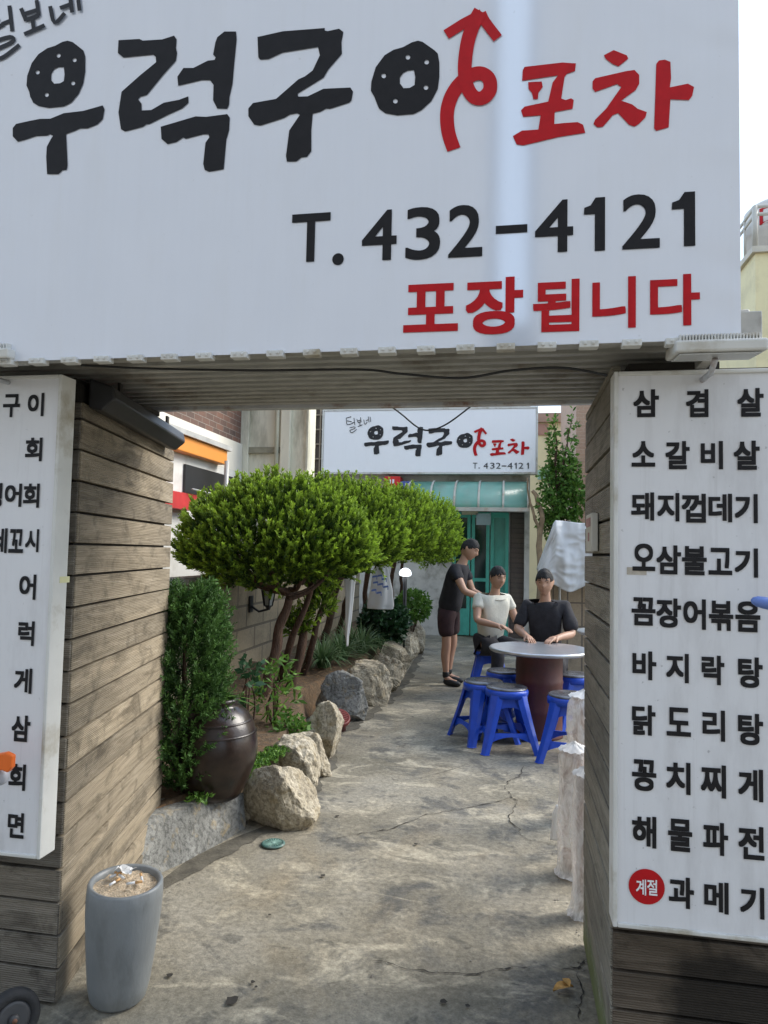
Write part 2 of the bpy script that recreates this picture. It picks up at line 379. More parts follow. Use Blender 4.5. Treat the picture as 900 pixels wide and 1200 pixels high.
# ================================================================== SETTING
def ground():
    xs = np.unique(np.concatenate([np.linspace(-400, -6, 8), np.linspace(-6, 6, 61), np.linspace(6, 400, 8)]))
    ys = np.unique(np.concatenate([np.linspace(-400, -4, 8), np.linspace(-4, 16, 101), np.linspace(16, 600, 8)]))
    mb = MB(); n = len(xs)
    V = [(x, y, .006*noise.noise(Vector((x*.9, y*.9, 0))) - .003 if abs(x) < 5.9 and -3.9 < y < 15.9 else -.003) for y in ys for x in xs]
    mb.add(V, [(j*n+i, j*n+i+1, (j+1)*n+i+1, (j+1)*n+i) for j in range(len(ys)-1) for i in range(n-1)], 0, None, True)
    struct(mb.build('ground', M['concrete']))
    gz = lambda p: .006*noise.noise(Vector((p.x*.9, p.y*.9, 0)))-.003
    cr_ = MB()
    def crack(px, w0):
        P = [gnd(*p) for p in px]; Q = []
        for i in range(len(P)-1):
            for k in range(9):
                t = k/9; p = P[i].lerp(P[i+1], t)
                Q.append(p + Vector((noise.noise(p*9)*.03+noise.noise(p*31)*.014, noise.noise(p*9+Vector((7,0,0)))*.03+noise.noise(p*31+Vector((7,0,0)))*.014, 0)))
        Q.append(P[-1]); V = []
        for i, p in enumerate(Q):
            t = (Q[min(i+1,len(Q)-1)]-Q[max(i-1,0)]); nn = Vector((-t.y, t.x, 0)).normalized()
            ww = w0*.62*(.25+1.1*random.random()**2)*min(1, i/6+.1, (len(Q)-1-i)/6+.1)
            V += [p+nn*ww+Vector((0,0,gz(p)+.004)), p-nn*ww+Vector((0,0,gz(p)+.004))]
        cr_.add(V, [(2*i+1, 2*i+3, 2*i+2, 2*i) for i in range(len(Q)-1)])
    crack([(380,985),(400,980),(455,973),(500,955),(530,950),(560,945),(600,934)], .006)
    crack([(615,895),(610,910),(595,915),(592,922),(601,934),(608,938),(597,955),(600,965),(612,978),(625,985),(652,990)], .006)
    crack([(430,1122),(470,1132),(520,1138),(560,1141),(585,1135),(600,1135),(618,1138)], .005)
    crack([(660,1140),(676,1136),(682,1130),(692,1124)], .008)
    crack([(683,1200),(680,1180),(686,1160),(677,1140)], .006)
    crack([(400,915),(440,905),(470,915),(520,905),(560,890)], .003)
    struct(cr_.build('ground_crack', M['crack']))
    st = MB()
    for px, r in (((272,1174),.022), ((296,1152),.008), ((300,1158),.006), ((199,1144),.012), ((395,957),.012), ((378,1027),.012), ((316,1073),.006), ((520,1175),.012), ((487,990),.01), ((548,1180),.008)):
        c = gnd(*px); n_ = 12
        st.add([c+Vector((math.cos(6.283*k/n_)*r*random.uniform(.75,1.3), math.sin(6.283*k/n_)*r*random.uniform(.75,1.3), .005)) for k in range(n_)], [tuple(range(n_))])
    struct(st.build('ground_stain', M['crack']))
    db = MB()
    def band(px, w0, w1):
        P = [gnd(*p) for p in px]; Q = []
        for i in range(len(P)-1):
            for k in range(14): Q.append(P[i].lerp(P[i+1], k/14))
        V = []
        for i, p in enumerate(Q):
            t = (Q[min(i+1,len(Q)-1)]-Q[max(i-1,0)]); nn = Vector((t.y, -t.x, 0)).normalized(); w_ = w0+(w1-w0)*max(0, .5+.9*noise.noise(p*4)+.5*noise.noise(p*13))
            w_ *= min(1, i/8, (len(Q)-1-i)/8)
            V += [p-nn*.05+Vector((0,0,gz(p)+.003)), p+nn*w_+Vector((0,0,gz(p)+.003))]
        db.add(V, [(2*i, 2*i+1, 2*i+3, 2*i+2) for i in range(len(Q)-1)])
    band([(184,1046),(236,1006),(290,982),(346,960),(356,934),(384,896),(394,872)], .015, .10)
    band([(392,866),(420,846),(446,828),(466,812),(478,794),(488,776),(496,758)], .01, .09)
    struct(db.build('dark_edge', pm('dark_edge_concrete', (.095,.085,.065), .9, .4, 14, .4, 60)))  # irregular darker strip along the foot of the slab and boulders
    # planting bed of soil
    edge = [(3.12,-1.66), (3.56,-1.5), (4.02,-1.42), (4.6,-1.42), (5.15,-1.5), (5.7,-1.62), (6.2,-1.78), (7.35,-1.66), (8.6,-1.66), (9.76,-1.66), (12.4,-1.7)]
    def ex(y):
        for (a, b), (c, d) in zip(edge, edge[1:]):
            if a <= y <= c: return b+(d-b)*(y-a)/(c-a)
        return edge[-1][1]
    mb = MB(); ny, nx = 120, 18
    V = []
    for j in range(ny+1):
        y = 3.12+(12.3-3.12)*j/ny; e = ex(y)
        for i in range(nx+1):
            x = e+(-2.68-e)*i/nx
            z = .24+.05*noise.noise(Vector((x*3, y*3, 1)))+.02*noise.noise(Vector((x*14, y*14, 1)))+.05*i/nx
            if i == 0: z = -.02
            V.append((x, y, z))
    n = nx+1
    mb.add(V, [(j*n+i, (j+1)*n+i, (j+1)*n+i+1, j*n+i+1)[::-1] for j in range(ny) for i in range(nx)], 0, None, True)
    struct(mb.build('planting_bed', M['soil']))
ground()

# grit on the path edges and needle litter on the bed, too small to count
def specks(name, pts, size, mat, flat=.6):
    V, T = [], []
    for p in pts:
        s_ = size*rng.uniform(.4, 1.3); a = rng.uniform(0, 6.28); k = len(V)
        for q in range(4): V.append((p[0]+s_*math.cos(a+q*1.57)*rng.uniform(.6, 1.2), p[1]+s_*math.sin(a+q*1.57)*rng.uniform(.6, 1.2), p[2]))
        V.append((p[0], p[1], p[2]+s_*flat)); T += [(k, k+1, k+4), (k+1, k+2, k+4), (k+2, k+3, k+4), (k+3, k, k+4)]
    struct(np_mesh(name, V, T, mat), 'stuff')
gp = []
for k in range(420):
    u_ = rng.random(); side = rng.random()
    if side < .35: gp.append((XR0-abs(rng.normal())*.05-.01, 1.6+2.4*u_, .0))
    elif side < .75:
        e = gnd(*((184+(394-184)*u_, 1046+(872-1046)*u_))); gp.append((e.x+abs(rng.normal())*.08, e.y, .0))
    else: e = gnd(150+560*rng.random(), 900+300*rng.random()); gp.append((e.x, e.y, .0))
specks('grit', gp, .0045, pm('grit_stones', (.22,.20,.17), .9, .5, 90))
lp = [(-1.75-.8*rng.random(), 3.5+6.5*rng.random()**1.3, .29+.05*rng.random()) for k in range(900)]
specks('needle_litter', lp, .014, pm('needle_litter', (.17,.10,.045), .9, .5, 40), .15)

# ================================================================== GATE
YF = 2.172                       # facade plane
A_ = Vector((-1.444, YF, 0)); B_ = Vector((-1.687, 3.322, 0)); XR = .293; YR = 2.93
BH = .107
def boards(mb, o, along, nrm, length, z0, z1, th=.024, jit=.003):
    along = Vector(along).normalized(); nrm = Vector(nrm).normalized(); z = z0; i = random.randint(0, 900)
    while z < z1-.01:
        h = min(BH-.0085, z1-z); j = random.uniform(0, jit); sl = random.uniform(-.002, .002)
        mb.obox(Vector(o)+Vector((0,0,z))-nrm*th, along*length+Vector((0,0,sl)), nrm*(th+j), (0,0,h), 0, bc=i*1.37)
        i += 1; z += BH
def pillar_left():
    t = thing('gate_pillar', A_, 'weathered plank clad gate pillar behind the grey ash pot and left menu board', 'pillar', 'gate pillars')
    d = (B_-A_).normalized(); n = Vector((d.y, -d.x, 0))
    mb = MB(); q = .026
    a = A_-n*q+Vector((0,q,0)); b = B_-n*q-d*q
    mb.prism([(-3.4, YF+q, 0), (a.x, a.y, 0), (b.x, b.y, 0), (-3.4, 3.3, 0)], None, (0,0,2.06)); mb.build('core', M['gap'], t)
    mb = MB(); boards(mb, A_+d*.004, d, n, (B_-A_).length, .012, 1.99); mb.build('side_cladding', M['wood_warm'], t, bevel=.002, seg=1)
    mb = MB(); boards(mb, (-3.4, YF, 0), (1,0,0), (0,-1,0), A_.x-.004+3.4, .012, 1.99); mb.build('front_cladding', M['wood_grey'], t, bevel=.002, seg=1)
    # rounded rock at its far foot belongs to the wall edge
    return t
pillar_left()
def pillar_right():
    t = thing('gate_pillar', (XR, YF, 0), 'grey plank clad gate pillar with green moss at its foot behind the right menu board', 'pillar', 'gate pillars')
    mb = MB(); mb.box(XR+.026, 2.4, YF+.026, YR-.004, 0, 2.06); mb.build('core', M['gap'], t)
    mb = MB(); boards(mb, (XR, YF+.004, 0), (0,1,0), (-1,0,0), YR-YF, .012, 2.07); mb.build('side_cladding', M['wood_right'], t, bevel=.002, seg=1)
    mb = MB(); boards(mb, (XR+.004, YF, 0), (1,0,0), (0,-1,0), 2.1, .012, 1.99); mb.build('front_cladding', M['wood_damp'], t, bevel=.002, seg=1)
    # dark damp stain under the sign, its own irregular shape
    return t
pr = pillar_right()
def canopy():
    t = thing('gate_canopy', (-.6, 2.1, 2.06), 'ribbed metal canopy spanning the gate under the big sign', 'canopy')
    mb = MB(); y = 1.93; z = 2.085
    k = 0
    while y < 2.94:          # ribbed soffit: raised flat ribs, each 90 mm
        mb.box(-3.2, .6, y, y+.06, z+.028, z+.06); mb.box(-3.2, .6, y+.06, y+.085, z+.012, z+.06)
        y += .085; z += .0035; k += 1
    mb.build('soffit', M['alu'], t, bevel=.003, seg=1)
    mb = MB(); mb.box(-3.2, .6, y, y+.035, z-.008, z+.08); mb.build('edge_trim', M['rust_alu'], t, bevel=.004)
    mb = MB(); mb.box(-3.2, .62, 1.90, 1.925, 2.055, 2.13); mb.build('fascia', M['alu'], t, bevel=.003)
    mb = MB(); mb.box(-3.2, .5, 1.93, 2.95, 2.16, 2.3); mb.build('roof', M['gap'], t)
    mb = MB(); mb.box(-3.4, A_.x-.05, YF+.03, 2.8, 2.062, 2.082); mb.build('header_board', M['gap'], t)
    mb = MB(); mb.box(XR+.05, .6, YF+.03, 2.9, 2.062, 2.082); mb.build('header_board', M['gap'], t)
canopy()

# ------------------------------------------------------------------ big sign
YS = 1.872
def zp(x0, y0, s): return lambda P: [(x0+a/s, y0+b/s) for a, b in P]
Z1 = zp(0, 0, 800/140); Z2 = zp(130, 20, 5.625); Z3 = zp(280, 20, 6.0); Z4 = zp(430, 0, 900/170); Z5 = zp(590, 50, 900/230)
def circ(cx, cy, r, n=9): return [(cx+r*math.cos(6.283*k/n), cy+r*math.sin(6.283*k/n)) for k in range(n)]
TITLE = []     # (material index, rings in photo px)
disc1 = [(455,275),(490,285),(560,340),(573,380),(573,480),(560,560),(530,630),(480,690),(430,715),(330,725),(260,712),(225,690),(205,650),(198,615),(180,575),(185,510),(215,425),(260,365),(320,325),(370,310),(420,283)]
hole1 = [(395,452),(430,452),(435,500),(430,545),(405,560),(365,563),(345,540),(345,500),(365,465)]
TITLE.append((0, [Z1(disc1), Z1(hole1)]+[Z1(circ(x, y, 14)) for x, y in ((395,375),(502,405),(255,487),(492,560),(316,638))]))
TITLE.append((0, [Z1([(88,860),(110,832),(200,812),(270,798),(340,797),(430,760),(560,745),(690,708),(702,735),(690,800),(655,835),(590,862),(540,862),(500,880),(445,900),(455,1110),(448,1140),(420,1142),(395,1168),(318,1168),(312,1050),(316,985),(345,930),(358,912),(335,900),(320,910),(245,913),(180,935),(122,952),(88,915)])]))
TITLE.append((0, [Z2([(52,155),(190,147),(212,158),(340,150),(418,125),(435,150),(430,205),(438,240),(430,290),(345,385),(240,515),(195,528),(182,545),(203,572),(205,618),(268,615),(350,567),(450,548),(512,525),(512,568),(470,605),(380,645),(255,708),(235,708),(215,725),(95,757),(68,740),(52,630),(72,495),(190,390),(300,300),(297,265),(280,250),(85,270),(48,240)])]))
TITLE.append((0, [Z2([(750,98),(826,98),(830,150),(815,300),(803,440),(783,530),(780,580),(768,607),(702,605),(675,550),(678,450),(655,418),(600,418),(445,455),(440,395),(480,338),(545,338),(640,290),(685,285),(692,268),(675,250),(690,170),(703,135)])]))
TITLE.append((0, [Z2([(330,725),(560,657),(630,660),(768,642),(785,665),(780,750),(762,810),(745,1005),(650,1022),(620,1010),(610,970),(625,830),(650,795),(645,775),(610,775),(495,805),(478,795),(435,825),(375,840),(335,805)])]))
TITLE.append((0, [Z3([(132,143),(310,103),(605,80),(605,98),(625,102),(705,85),(735,108),(722,180),(725,262),(630,370),(597,428),(415,540),(418,562),(485,560),(595,507),(785,498),(803,528),(792,590),(775,605),(640,648),(615,645),(575,668),(520,682),(510,800),(510,945),(480,985),(440,990),(405,1018),(338,1018),(332,980),(355,800),(430,690),(410,678),(360,688),(320,712),(150,766),(108,758),(68,700),(68,645),(100,607),(262,578),(420,440),(465,420),(520,378),(570,272),(557,213),(310,252),(210,298),(150,302),(138,285)])]))
disc2 = [(318,255),(345,262),(420,315),(440,335),(450,390),(450,480),(440,555),(400,630),(340,685),(290,710),(190,718),(115,705),(75,675),(55,625),(45,600),(25,565),(28,510),(55,420),(110,345),(165,312),(225,295),(280,265)]
hole2 = [(255,440),(292,437),(300,480),(296,530),(265,548),(228,550),(205,520),(205,485),(225,455)]
TITLE.append((0, [Z4(disc2), Z4(hole2)]+[Z4(circ(x, y, 15)) for x, y in ((255,358),(371,388),(105,473),(367,546),(177,630))]))
TITLE.append((1, [Z5([(88,128),(97,113),(270,93),(332,97),(328,132),(290,145),(280,160),(265,258),(285,265),(310,257),(322,265),(317,305),(235,320),(233,375),(280,370),(340,366),(365,378),(375,415),(250,435),(90,473),(60,468),(43,430),(85,405),(160,400),(170,335),(90,342),(80,312),(97,295),(205,272),(225,185),(250,152),(85,177)])]))
TITLE.append((1, [Z5([(113,183),(175,180),(180,205),(160,232),(158,260),(137,262),(130,232),(115,215)])]))
TITLE.append((1, [Z5([(460,60),(505,36),(565,60),(572,75),(527,111),(500,100),(470,78)])]))
TITLE.append((1, [Z5([(408,180),(420,165),(560,133),(600,127),(622,150),(622,190),(605,220),(570,245),(540,268),(590,285),(615,305),(657,320),(650,345),(620,375),(600,387),(575,378),(525,325),(500,335),(480,360),(455,388),(430,390),(412,375),(420,355),(470,305),(540,205),(520,192),(420,228),(408,212)])]))
TITLE.append((1, [Z5([(700,100),(712,84),(740,80),(765,90),(768,165),(762,207),(845,190),(873,205),(865,245),(850,265),(765,262),(757,390),(700,406),(690,395),(695,260)])]))
STROKES = [(1, Z4([(540,930),(505,820),(498,700),(525,600),(580,520),(650,470),(712,460),(758,495),(763,560),(725,608),(675,612),(635,570),(612,500),(608,400),(625,270),(660,160),(705,75)]), 86/5.294, .0002, 6),
           (1, Z4([(492,218),(600,150),(715,90)]), 62/5.294, .0008, 1), (1, Z4([(708,85),(735,140),(812,242)]), 64/5.294, .0011, 4)]
SMALL = [Z1(p) for p in ([(65,40),(75,120),(85,212)], [(15,165),(78,140)], [(-150,70),(-10,20)], [(-130,130),(0,140)], [(-150,70),(-130,215),(-30,195),(30,165)], [(-60,290),(70,252),(85,285),(-60,350)], [(-60,350),(-30,395),(30,385),(135,305)],
    [(145,60),(180,145)], [(250,5),(265,112)], [(165,100),(255,72)], [(180,140),(265,108)], [(220,120),(232,200)], [(168,236),(305,176)],
    [(342,48),(372,158),(440,95)], [(408,62),(472,38)], [(472,-40),(490,92)], [(525,-40),(540,80)])]
def draw_title(mbB, mbR, mp):
    for mi, rings in TITLE:
        (mbR if mi else mbB).poly([[q for q in r] for r in rings], lambda x, y: mp(x, y, .002))
    for mi, P, wd, lift, n in STROKES: ribbon(mbR if mi else mbB, P, wd, lambda x, y, l: mp(x, y, .002+l), 0, lift, n)
def big_sign():
    x0, x1, z0, z1 = -2.0, .561, 2.05, 3.25
    t = thing('shop_sign', ((x0+x1)/2, YS, z0), 'huge white banner sign over the gate with brush lettering and phone number', 'sign', 'white shop signs with brush lettering')
    mb = MB(); nx, nz_ = 120, 110
    wr = lambda x, z: -.0035*math.exp(-(x1-x)/.07)*math.sin(z*34+3*noise.noise(Vector((x*6, z*5, 0))))*noise.noise(Vector((.3, z*3.1, 4)))*2 if x < x1-.004 else 0
    V = [(x0+(x1-x0)*i/nx, YS+wr(x0+(x1-x0)*i/nx, z0+(z1-z0)*j/nz_), z0+(z1-z0)*j/nz_) for j in range(nz_+1) for i in range(nx+1)]
    mb.add(V, [(j*(nx+1)+i, j*(nx+1)+i+1, (j+1)*(nx+1)+i+1, (j+1)*(nx+1)+i) for j in range(nz_) for i in range(nx)])
    mb.build('panel', M['banner'], t, smooth=True)
    mb = MB(); mb.box(x0, x1, YS+.003, YS+.028, z0+.01, z1); mb.box(x1-.03, x1, YS+.028, YS+.33, z0+.01, z1); mb.build('frame', M['white_metal'], t)
    mp = lambda x, y, l: (lambda p: (p.x, YS-l, p.z))(onY(x, y, YS))
    B, Rr = MB(), MB(); draw_title(B, Rr, mp); B.build('title_lettering', M['letter'], t); Rr.build('title_lettering', M['letter_red'], t)
    S = MB()
    for i, P in enumerate(SMALL): ribbon(S, P, 27/5.714, lambda x, y, l: mp(x, y, .002+l), 0, .0002*i, 1 if len(P) < 3 else 4)
    S.build('small_lettering', M['letter_grey'], t)
    P = MB()
    for ch, b in (('T',(342,387,250.5,307)), ('.',(389.5,403,297,311)), ('4',(424.5,465,246.7,305.5)), ('3',(475.5,516,243,304.5)), ('2',(525.5,565.5,240.5,301.5)), ('-',(581,618,264,273.5)), ('4',(627,671.7,235,296)), ('1',(684,709,232,294.5)), ('2',(729,773,228,291.7)), ('1',(787,814.5,225.5,289))):
        put(P, ch, b, YS, .025)
    P.build('phone_lettering', M['letter'], t)
    P = MB()
    for ch, b in (('포',(473,537,333,389)), ('장',(545.5,613,325.5,392)), ('됩',(624.5,679,328,389)), ('니',(694,745,325,385)), ('다',(761.7,820,322,382))): put(P, ch, b, YS, .034)
    P.build('takeaway_lettering', M['letter_red'], t)
    for k in range(24):
        x = x1-.05-.106*k
        if x < x0: break
        mb = MB(); mb.box(x-.024, x+.024, YS-.012, YS+.02, z0-.012, z0+.006); mb.box(x-.014, x-.006, YS-.016, YS-.012, z0-.006, z0+.002); mb.box(x+.006, x+.014, YS-.016, YS-.012, z0-.006, z0+.002)
        mb.build('clip', M['white_metal'], t, bevel=.003)
    return t
big_sign()

# ------------------------------------------------------------------ menu boards
YM = 2.022
def menu_board(name, x0, x1, z0, z1, label, rows, stamp=False):
    t = thing('menu_board', ((x0+x1)/2, YM+.07, z0), label, 'menu board', 'menu boards on the gate pillars')
    mb = MB(); mb.box(x0+.012, x1-.012, YM, YM+.02, z0+.012, z1-.012); mb.build('face', M['lightbox'], t)
    mb = MB()
    for a, b, c, d in ((x0, x0+.012, z0, z1), (x1-.012, x1, z0, z1), (x0+.012, x1-.012, z0, z0+.012), (x0+.012, x1-.012, z1-.012, z1)): mb.box(a, b, YM-.006, YM+.07, c, d)
    mb.box(x0+.014, x1-.014, YM+.022, YM+.068, z0+.014, z1-.014)
    mb.build('casing', M['white_metal'], t, bevel=.003)
    for zz in (z0+.25, z1-.3): mb = MB(); mb.box(x0+.1, x1-.1, YM+.07, YM+.149, zz, zz+.05); mb.build('bracket', M['alu'], t)
    for row in rows:
        for ch, *b in row: mb = MB(); put(mb, ch, b, YM, .038); mb.build('menu_character', M['letter'], t)
    return t
RR = [[('삼',742,772,456.5,489),('겹',803.6,830,456.5,489),('살',863.7,894.6,455,488.5)],
[('소',740,767.6,517,547),('갈',779.6,808,517,550),('비',821,847,517,550),('살',859.5,890,516.5,550.7)],
[('돼',739.4,766.4,577,610),('지',770,796,577.7,611),('껍',798.5,827,578.6,612.5),('데',830,857.7,578.6,612),('기',860.7,887.7,579,613)],
[('오',741,767.6,637,669),('삼',769,798,639,673),('불',799,828,640,674),('고',830,857.7,642,673.7),('기',860.7,888,642.5,676.7)],
[('꼼',740,768,700,733),('장',769,798,701,735.5),('어',800.6,827,702,737.6),('볶',830.6,859,704,739),('음',861.5,890.7,704.6,740.6)],
[('바',741,769,763,796.7),('지',780.4,807,765.7,800),('락',822,848.6,768,802.5),('탕',864.7,893.5,770,806)],
[('닭',740.5,768,826,861.5),('도',781,809.5,829,862.6),('리',823,849.4,832,868.4),('탕',864.7,894,836,873)],
[('꽁',740.5,769,890,926.7),('치',780.4,809,893,930.5),('찌',821,850.6,896,934.7),('게',864.7,894,901,939)],
[('해',740.5,769,956,993),('물',782.7,811,959.6,997.6),('파',823.7,853,963.5,1002),('전',865,895.4,968,1007)],
[('과',783.5,813,1027.5,1064),('메',825,853.6,1033,1070),('기',867,895.4,1039,1076)]]
rb = menu_board('menu_board', .276, .72, .52, 2.012, 'tall white menu board on the right pillar with red round stamp', RR)
mb = MB(); c = onY(757.6, 1038.7, YM); mb.add([(c.x+.0455*math.cos(6.283*k/40), YM-.002, c.z+.0455*math.sin(6.283*k/40)) for k in range(40)], [tuple(range(40))]); stamp = mb.build('season_stamp', M['letter_red'], rb)
mb = MB(); put(mb, '계', (745,756.8,1029.5,1048), YM, .02, 0, .004); put(mb, '절', (758,770,1030,1048.5), YM, .02, 0, .004); mb.build('stamp_lettering', M['letter_white'], stamp)
LR = [[('구',4,24,462,489),('이',33,52,460.7,488)], [('회',30,50,513,540.7)], [('병',-18,3,566,595),('어',6,26,566.7,594),('회',27.7,46.7,566.7,595)], [('세',-10,9,619,648),('꼬',10.7,28,620,648),('시',30,46,620,647)],
[('어',23,42.7,673,702.7)], [('럭',21.7,40.7,727.7,756.7)], [('게',17,38,783,812.5)], [('삼',14,36,838,869)], [('회',10.5,30.5,895,926)], [('면',9.5,28.7,952,982)]]
lb = menu_board('menu_board', -1.95, -1.417, .533, 2.046, 'narrow white menu board on the left pillar beside the grey ash pot', LR)
# tape residue and stickers on the boards
mb = MB(); a = onY(735, 668, YM); mb.box(a.x-.001, a.x+.05, YM-.0012, YM-.0004, a.z-.012, a.z+.008); mb.build('tape_patch', pm('old_tape', (.42,.37,.30), .7, .3, 40), rb)
mb = MB(); mb.box(-1.417, -1.4155, YM+.03, YM+.08, 1.38, 1.40); mb.build('sticker', pm('yellow_sticker', (.65,.62,.35), .6), lb)

# ------------------------------------------------------------------ floodlights
def floodlight(x0, x1, y, z, label):
    t = thing('floodlight', ((x0+x1)/2, y+.05, z), label, 'floodlight', 'white floodlights above the menu boards')
    mb = MB(); mb.obox((x0, y, z), (x1-x0,0,0), (0,.13,.012), (0,-.004,.03)); mb.build('housing', M['white_metal'], t, bevel=.006)
    mb = MB(); n = 26
    for k in range(n):
        x = x0+.012+(x1-x0-.03)*k/(n-1); mb.obox((x, y+.012, z+.032), (.0035,0,0), (0,.10,.01), (0,0,.016))
    mb.build('cooling_fins', M['white_metal'], t)
    mb = MB(); mb.obox((x0+.012, y+.012, z-.0035), (x1-x0-.024,0,0), (0,.10,.0095), (0,0,.003)); mb.build('lens', pm('frosted_glass', (.55,.56,.55), .25), t)
    mb = MB(); cx = (x0+x1)/2; mb.tube([(cx, y+.06, z-.004), (cx, y+.10, z-.03), (cx, YM+.05, z-.026)], .008); mb.build('bracket', M['rust_alu'], t)
    mb = MB(); mb.tube([(x0+.02, y+.05, z+.05), (x0+.01, y+.08, z+.075), (x0+.05, y+.12, z+.07)], .004); mb.build('lead', M['cable'], t)
floodlight(.40, .615, 1.84, 2.012, 'white finned floodlight above the right menu board')
floodlight(-1.75, -1.475, 1.84, 2.052, 'white floodlight cut off by the left edge above the left menu board')
# black bar fixture along top of left wall
d = (B_-A_).normalized(); n = Vector((d.y, -d.x, 0)); o = A_+d*.04+Vector((0,0,2.0))+n*.002
t = thing('bar_heater', A_+d*.6+n*.05+Vector((0,0,1.955)), 'long black box fixture mounted along the top of the left plank wall', 'fixture')
mb = MB(); prof = [o+Vector((0,0,-.02)), o+n*.05+Vector((0,0,-.03)), o+n*.095+Vector((0,0,.01)), o+n*.085+Vector((0,0,.055)), o+Vector((0,0,.085))]
mb.prism(prof[::-1], None, d*.98); mb.build('housing', M['black_plastic'], t, bevel=.008)
mb = MB(); mb.obox(o+n*.03+d*.2+Vector((0,0,.075)), d*.03, n*.01, (0,0,.04)); mb.obox(o+n*.03+d*.85+Vector((0,0,.075)), d*.03, n*.01, (0,0,.04)); mb.build('bracket', M['gap'], t)
# cables
def cable(pts, r, label, sag=None):
    P = [Vector(p) for p in pts]; Q = []
    for i in range(len(P)-1):
        a, b, c, e = P[max(i-1,0)], P[i], P[i+1], P[min(i+2,len(P)-1)]
        for k in range(8):
            s = k/8; Q.append(.5*((2*b)+(c-a)*s+(2*a-5*b+4*c-e)*s*s+(3*b-a-3*c+e)*s**3))
    Q.append(P[-1]); mb = MB(); mb.tube(Q, r, 6); tag(mb.build('cable', M['cable'], loc=P[0]), label, 'cable', 'cables under the canopy')
cable([onY(x, y, 1.98) for x, y in ((95,428),(180,432),(300,434),(420,433),(470,438),(540,443),(600,434),(660,431),(712,440))], .0035, 'thin black cable strung below the front edge of the ribbed canopy')
cable([onY(x, y, 3.0) for x, y in ((187,470),(205,477),(240,470),(285,474),(325,477),(350,474),(372,479),(400,474),(440,472))], .004, 'black cable looping along the far rim of the canopy')
cable([onY(x, y, 3.02) for x, y in ((455,474),(470,485),(490,501),(505,504),(525,496),(552,476))], .0035, 'black cable sagging in front of the far white sign')
# switch plate on right inner wall
p = onX(697, 628, XR-.004)
t = thing('switch_box', (XR-.004, p.y, p.z), 'small white plastic box with paper label on the right plank wall', 'switch box')
mb = MB(); mb.box(XR-.028, XR-.005, p.y-.11, p.y+.06, p.z-.055, p.z+.075); mb.build('casing', M['white_metal'], t, bevel=.004)
mb = MB(); mb.box(XR-.03, XR-.0285, p.y-.09, p.y+.04, p.z+.03, p.z+.06); mb.box(XR-.03, XR-.0285, p.y-.05, p.y-.02, p.z-.02, p.z+.01); mb.build('paper_label', pm('pinkish_label', (.45,.25,.25), .6, .3, 60), t)

# orange and blue things poking in from the frame edges
t = thing('hand_paddle', onY(-30, 905, 1.9), 'orange plastic blade on a grey disc at the left edge', 'paddle')
mb = MB(); P = [onY(x, y, 1.9) for x, y in ((-40,890),(6,882),(14,886),(13,900),(8,906),(2,903),(-40,907))]
mb.prism([(p.x, 1.9, p.z) for p in P], None, (0,.02,0)); mb.build('blade', pm('orange_plastic', (.75,.14,.015), .35, .05), t, bevel=.004)
mb = MB(); c = onY(-4, 912, 1.92); mb.lathe(c, [(.001,0),(.02,0),(.025,.008),(.025,.02),(.02,.03)], 24, 0, (0,1,0)); mb.build('disc', pm('grey_disc', (.42,.42,.45), .4), t)
t = onY(890, 705, 1.9); mb = MB(); q = onY(908, 709, 1.9)
mb.lathe(onY(880, 703, 1.9), [(.002,0),(.008,.004),(.013,.014),(.015,.03),(.015,.16)], 16, 0, (q-t).normalized())
tag(mb.build('tube_handle', pm('blue_plastic', (.12,.2,.5), .35, .1), loc=t), 'rounded blue plastic tube end poking in at the right edge over the right menu board', 'handle')

# ------------------------------------------------------------------ ash pot
c = gnd(138, 1168); c = Vector((c.x, c.y, 0))
pot = thing('ash_pot', c, 'tall grey pot filled with sand used as an ashtray beside the left pillar', 'ash pot')
k_ = mpp(c); Rt = 43*k_; Ht = .385
M['pot'] = pm('grey_glazed_pot', (.205,.215,.215), .42, .14, 9, .12, 90, 0, (.13,.135,.13), 7, .5, (1,1,.4))
tilt = Vector((.045, -.02, 1)).normalized()
prof = [(.001,0),(Rt*.66,0),(Rt*.74,.012),(Rt*.82,.06),(Rt*.92,.18),(Rt*.985,.28),(Rt*1.0,.34),(Rt*.985,Ht-.008),(Rt*.95,Ht),(Rt*.86,Ht-.004),(Rt*.83,Ht-.02),(Rt*.82,Ht-.07),(.001,Ht-.07)]
mb = MB(); mb.lathe(c, prof, 56, 0, tilt); mb.build('body', M['pot'], pot)
mb = MB(); V = []; ax = tilt; a1 = ax.orthogonal().normalized(); b1 = ax.cross(a1); top = c+tilt*(Ht-.02); fs = []
nr, na = 14, 40
for i in range(nr+1):
    r = Rt*.835*i/nr
    for k in range(na):
        q = top+(a1*math.cos(6.283*k/na)+b1*math.sin(6.283*k/na))*r; V.append(q+Vector((0,0,.009*noise.noise(q*45)+.006*noise.noise(q*120)+.008*(1-i/nr))))
fs = [(i*na+k, i*na+(k+1) % na, (i+1)*na+(k+1) % na, (i+1)*na+k)[::-1] for i in range(nr) for k in range(na)]
mb.add(V, fs, 0, None, True); mb.build('sand', pm('coarse_sand', (.62,.49,.34), .95, .5, 160, .9, 170, 0, (.36,.25,.15), 40), pot)
M['paper'] = pm('tissue_paper', (.72,.71,.69), .8, .05); M['butt'] = pm('cigarette_filter', (.6,.34,.14), .8, .2)
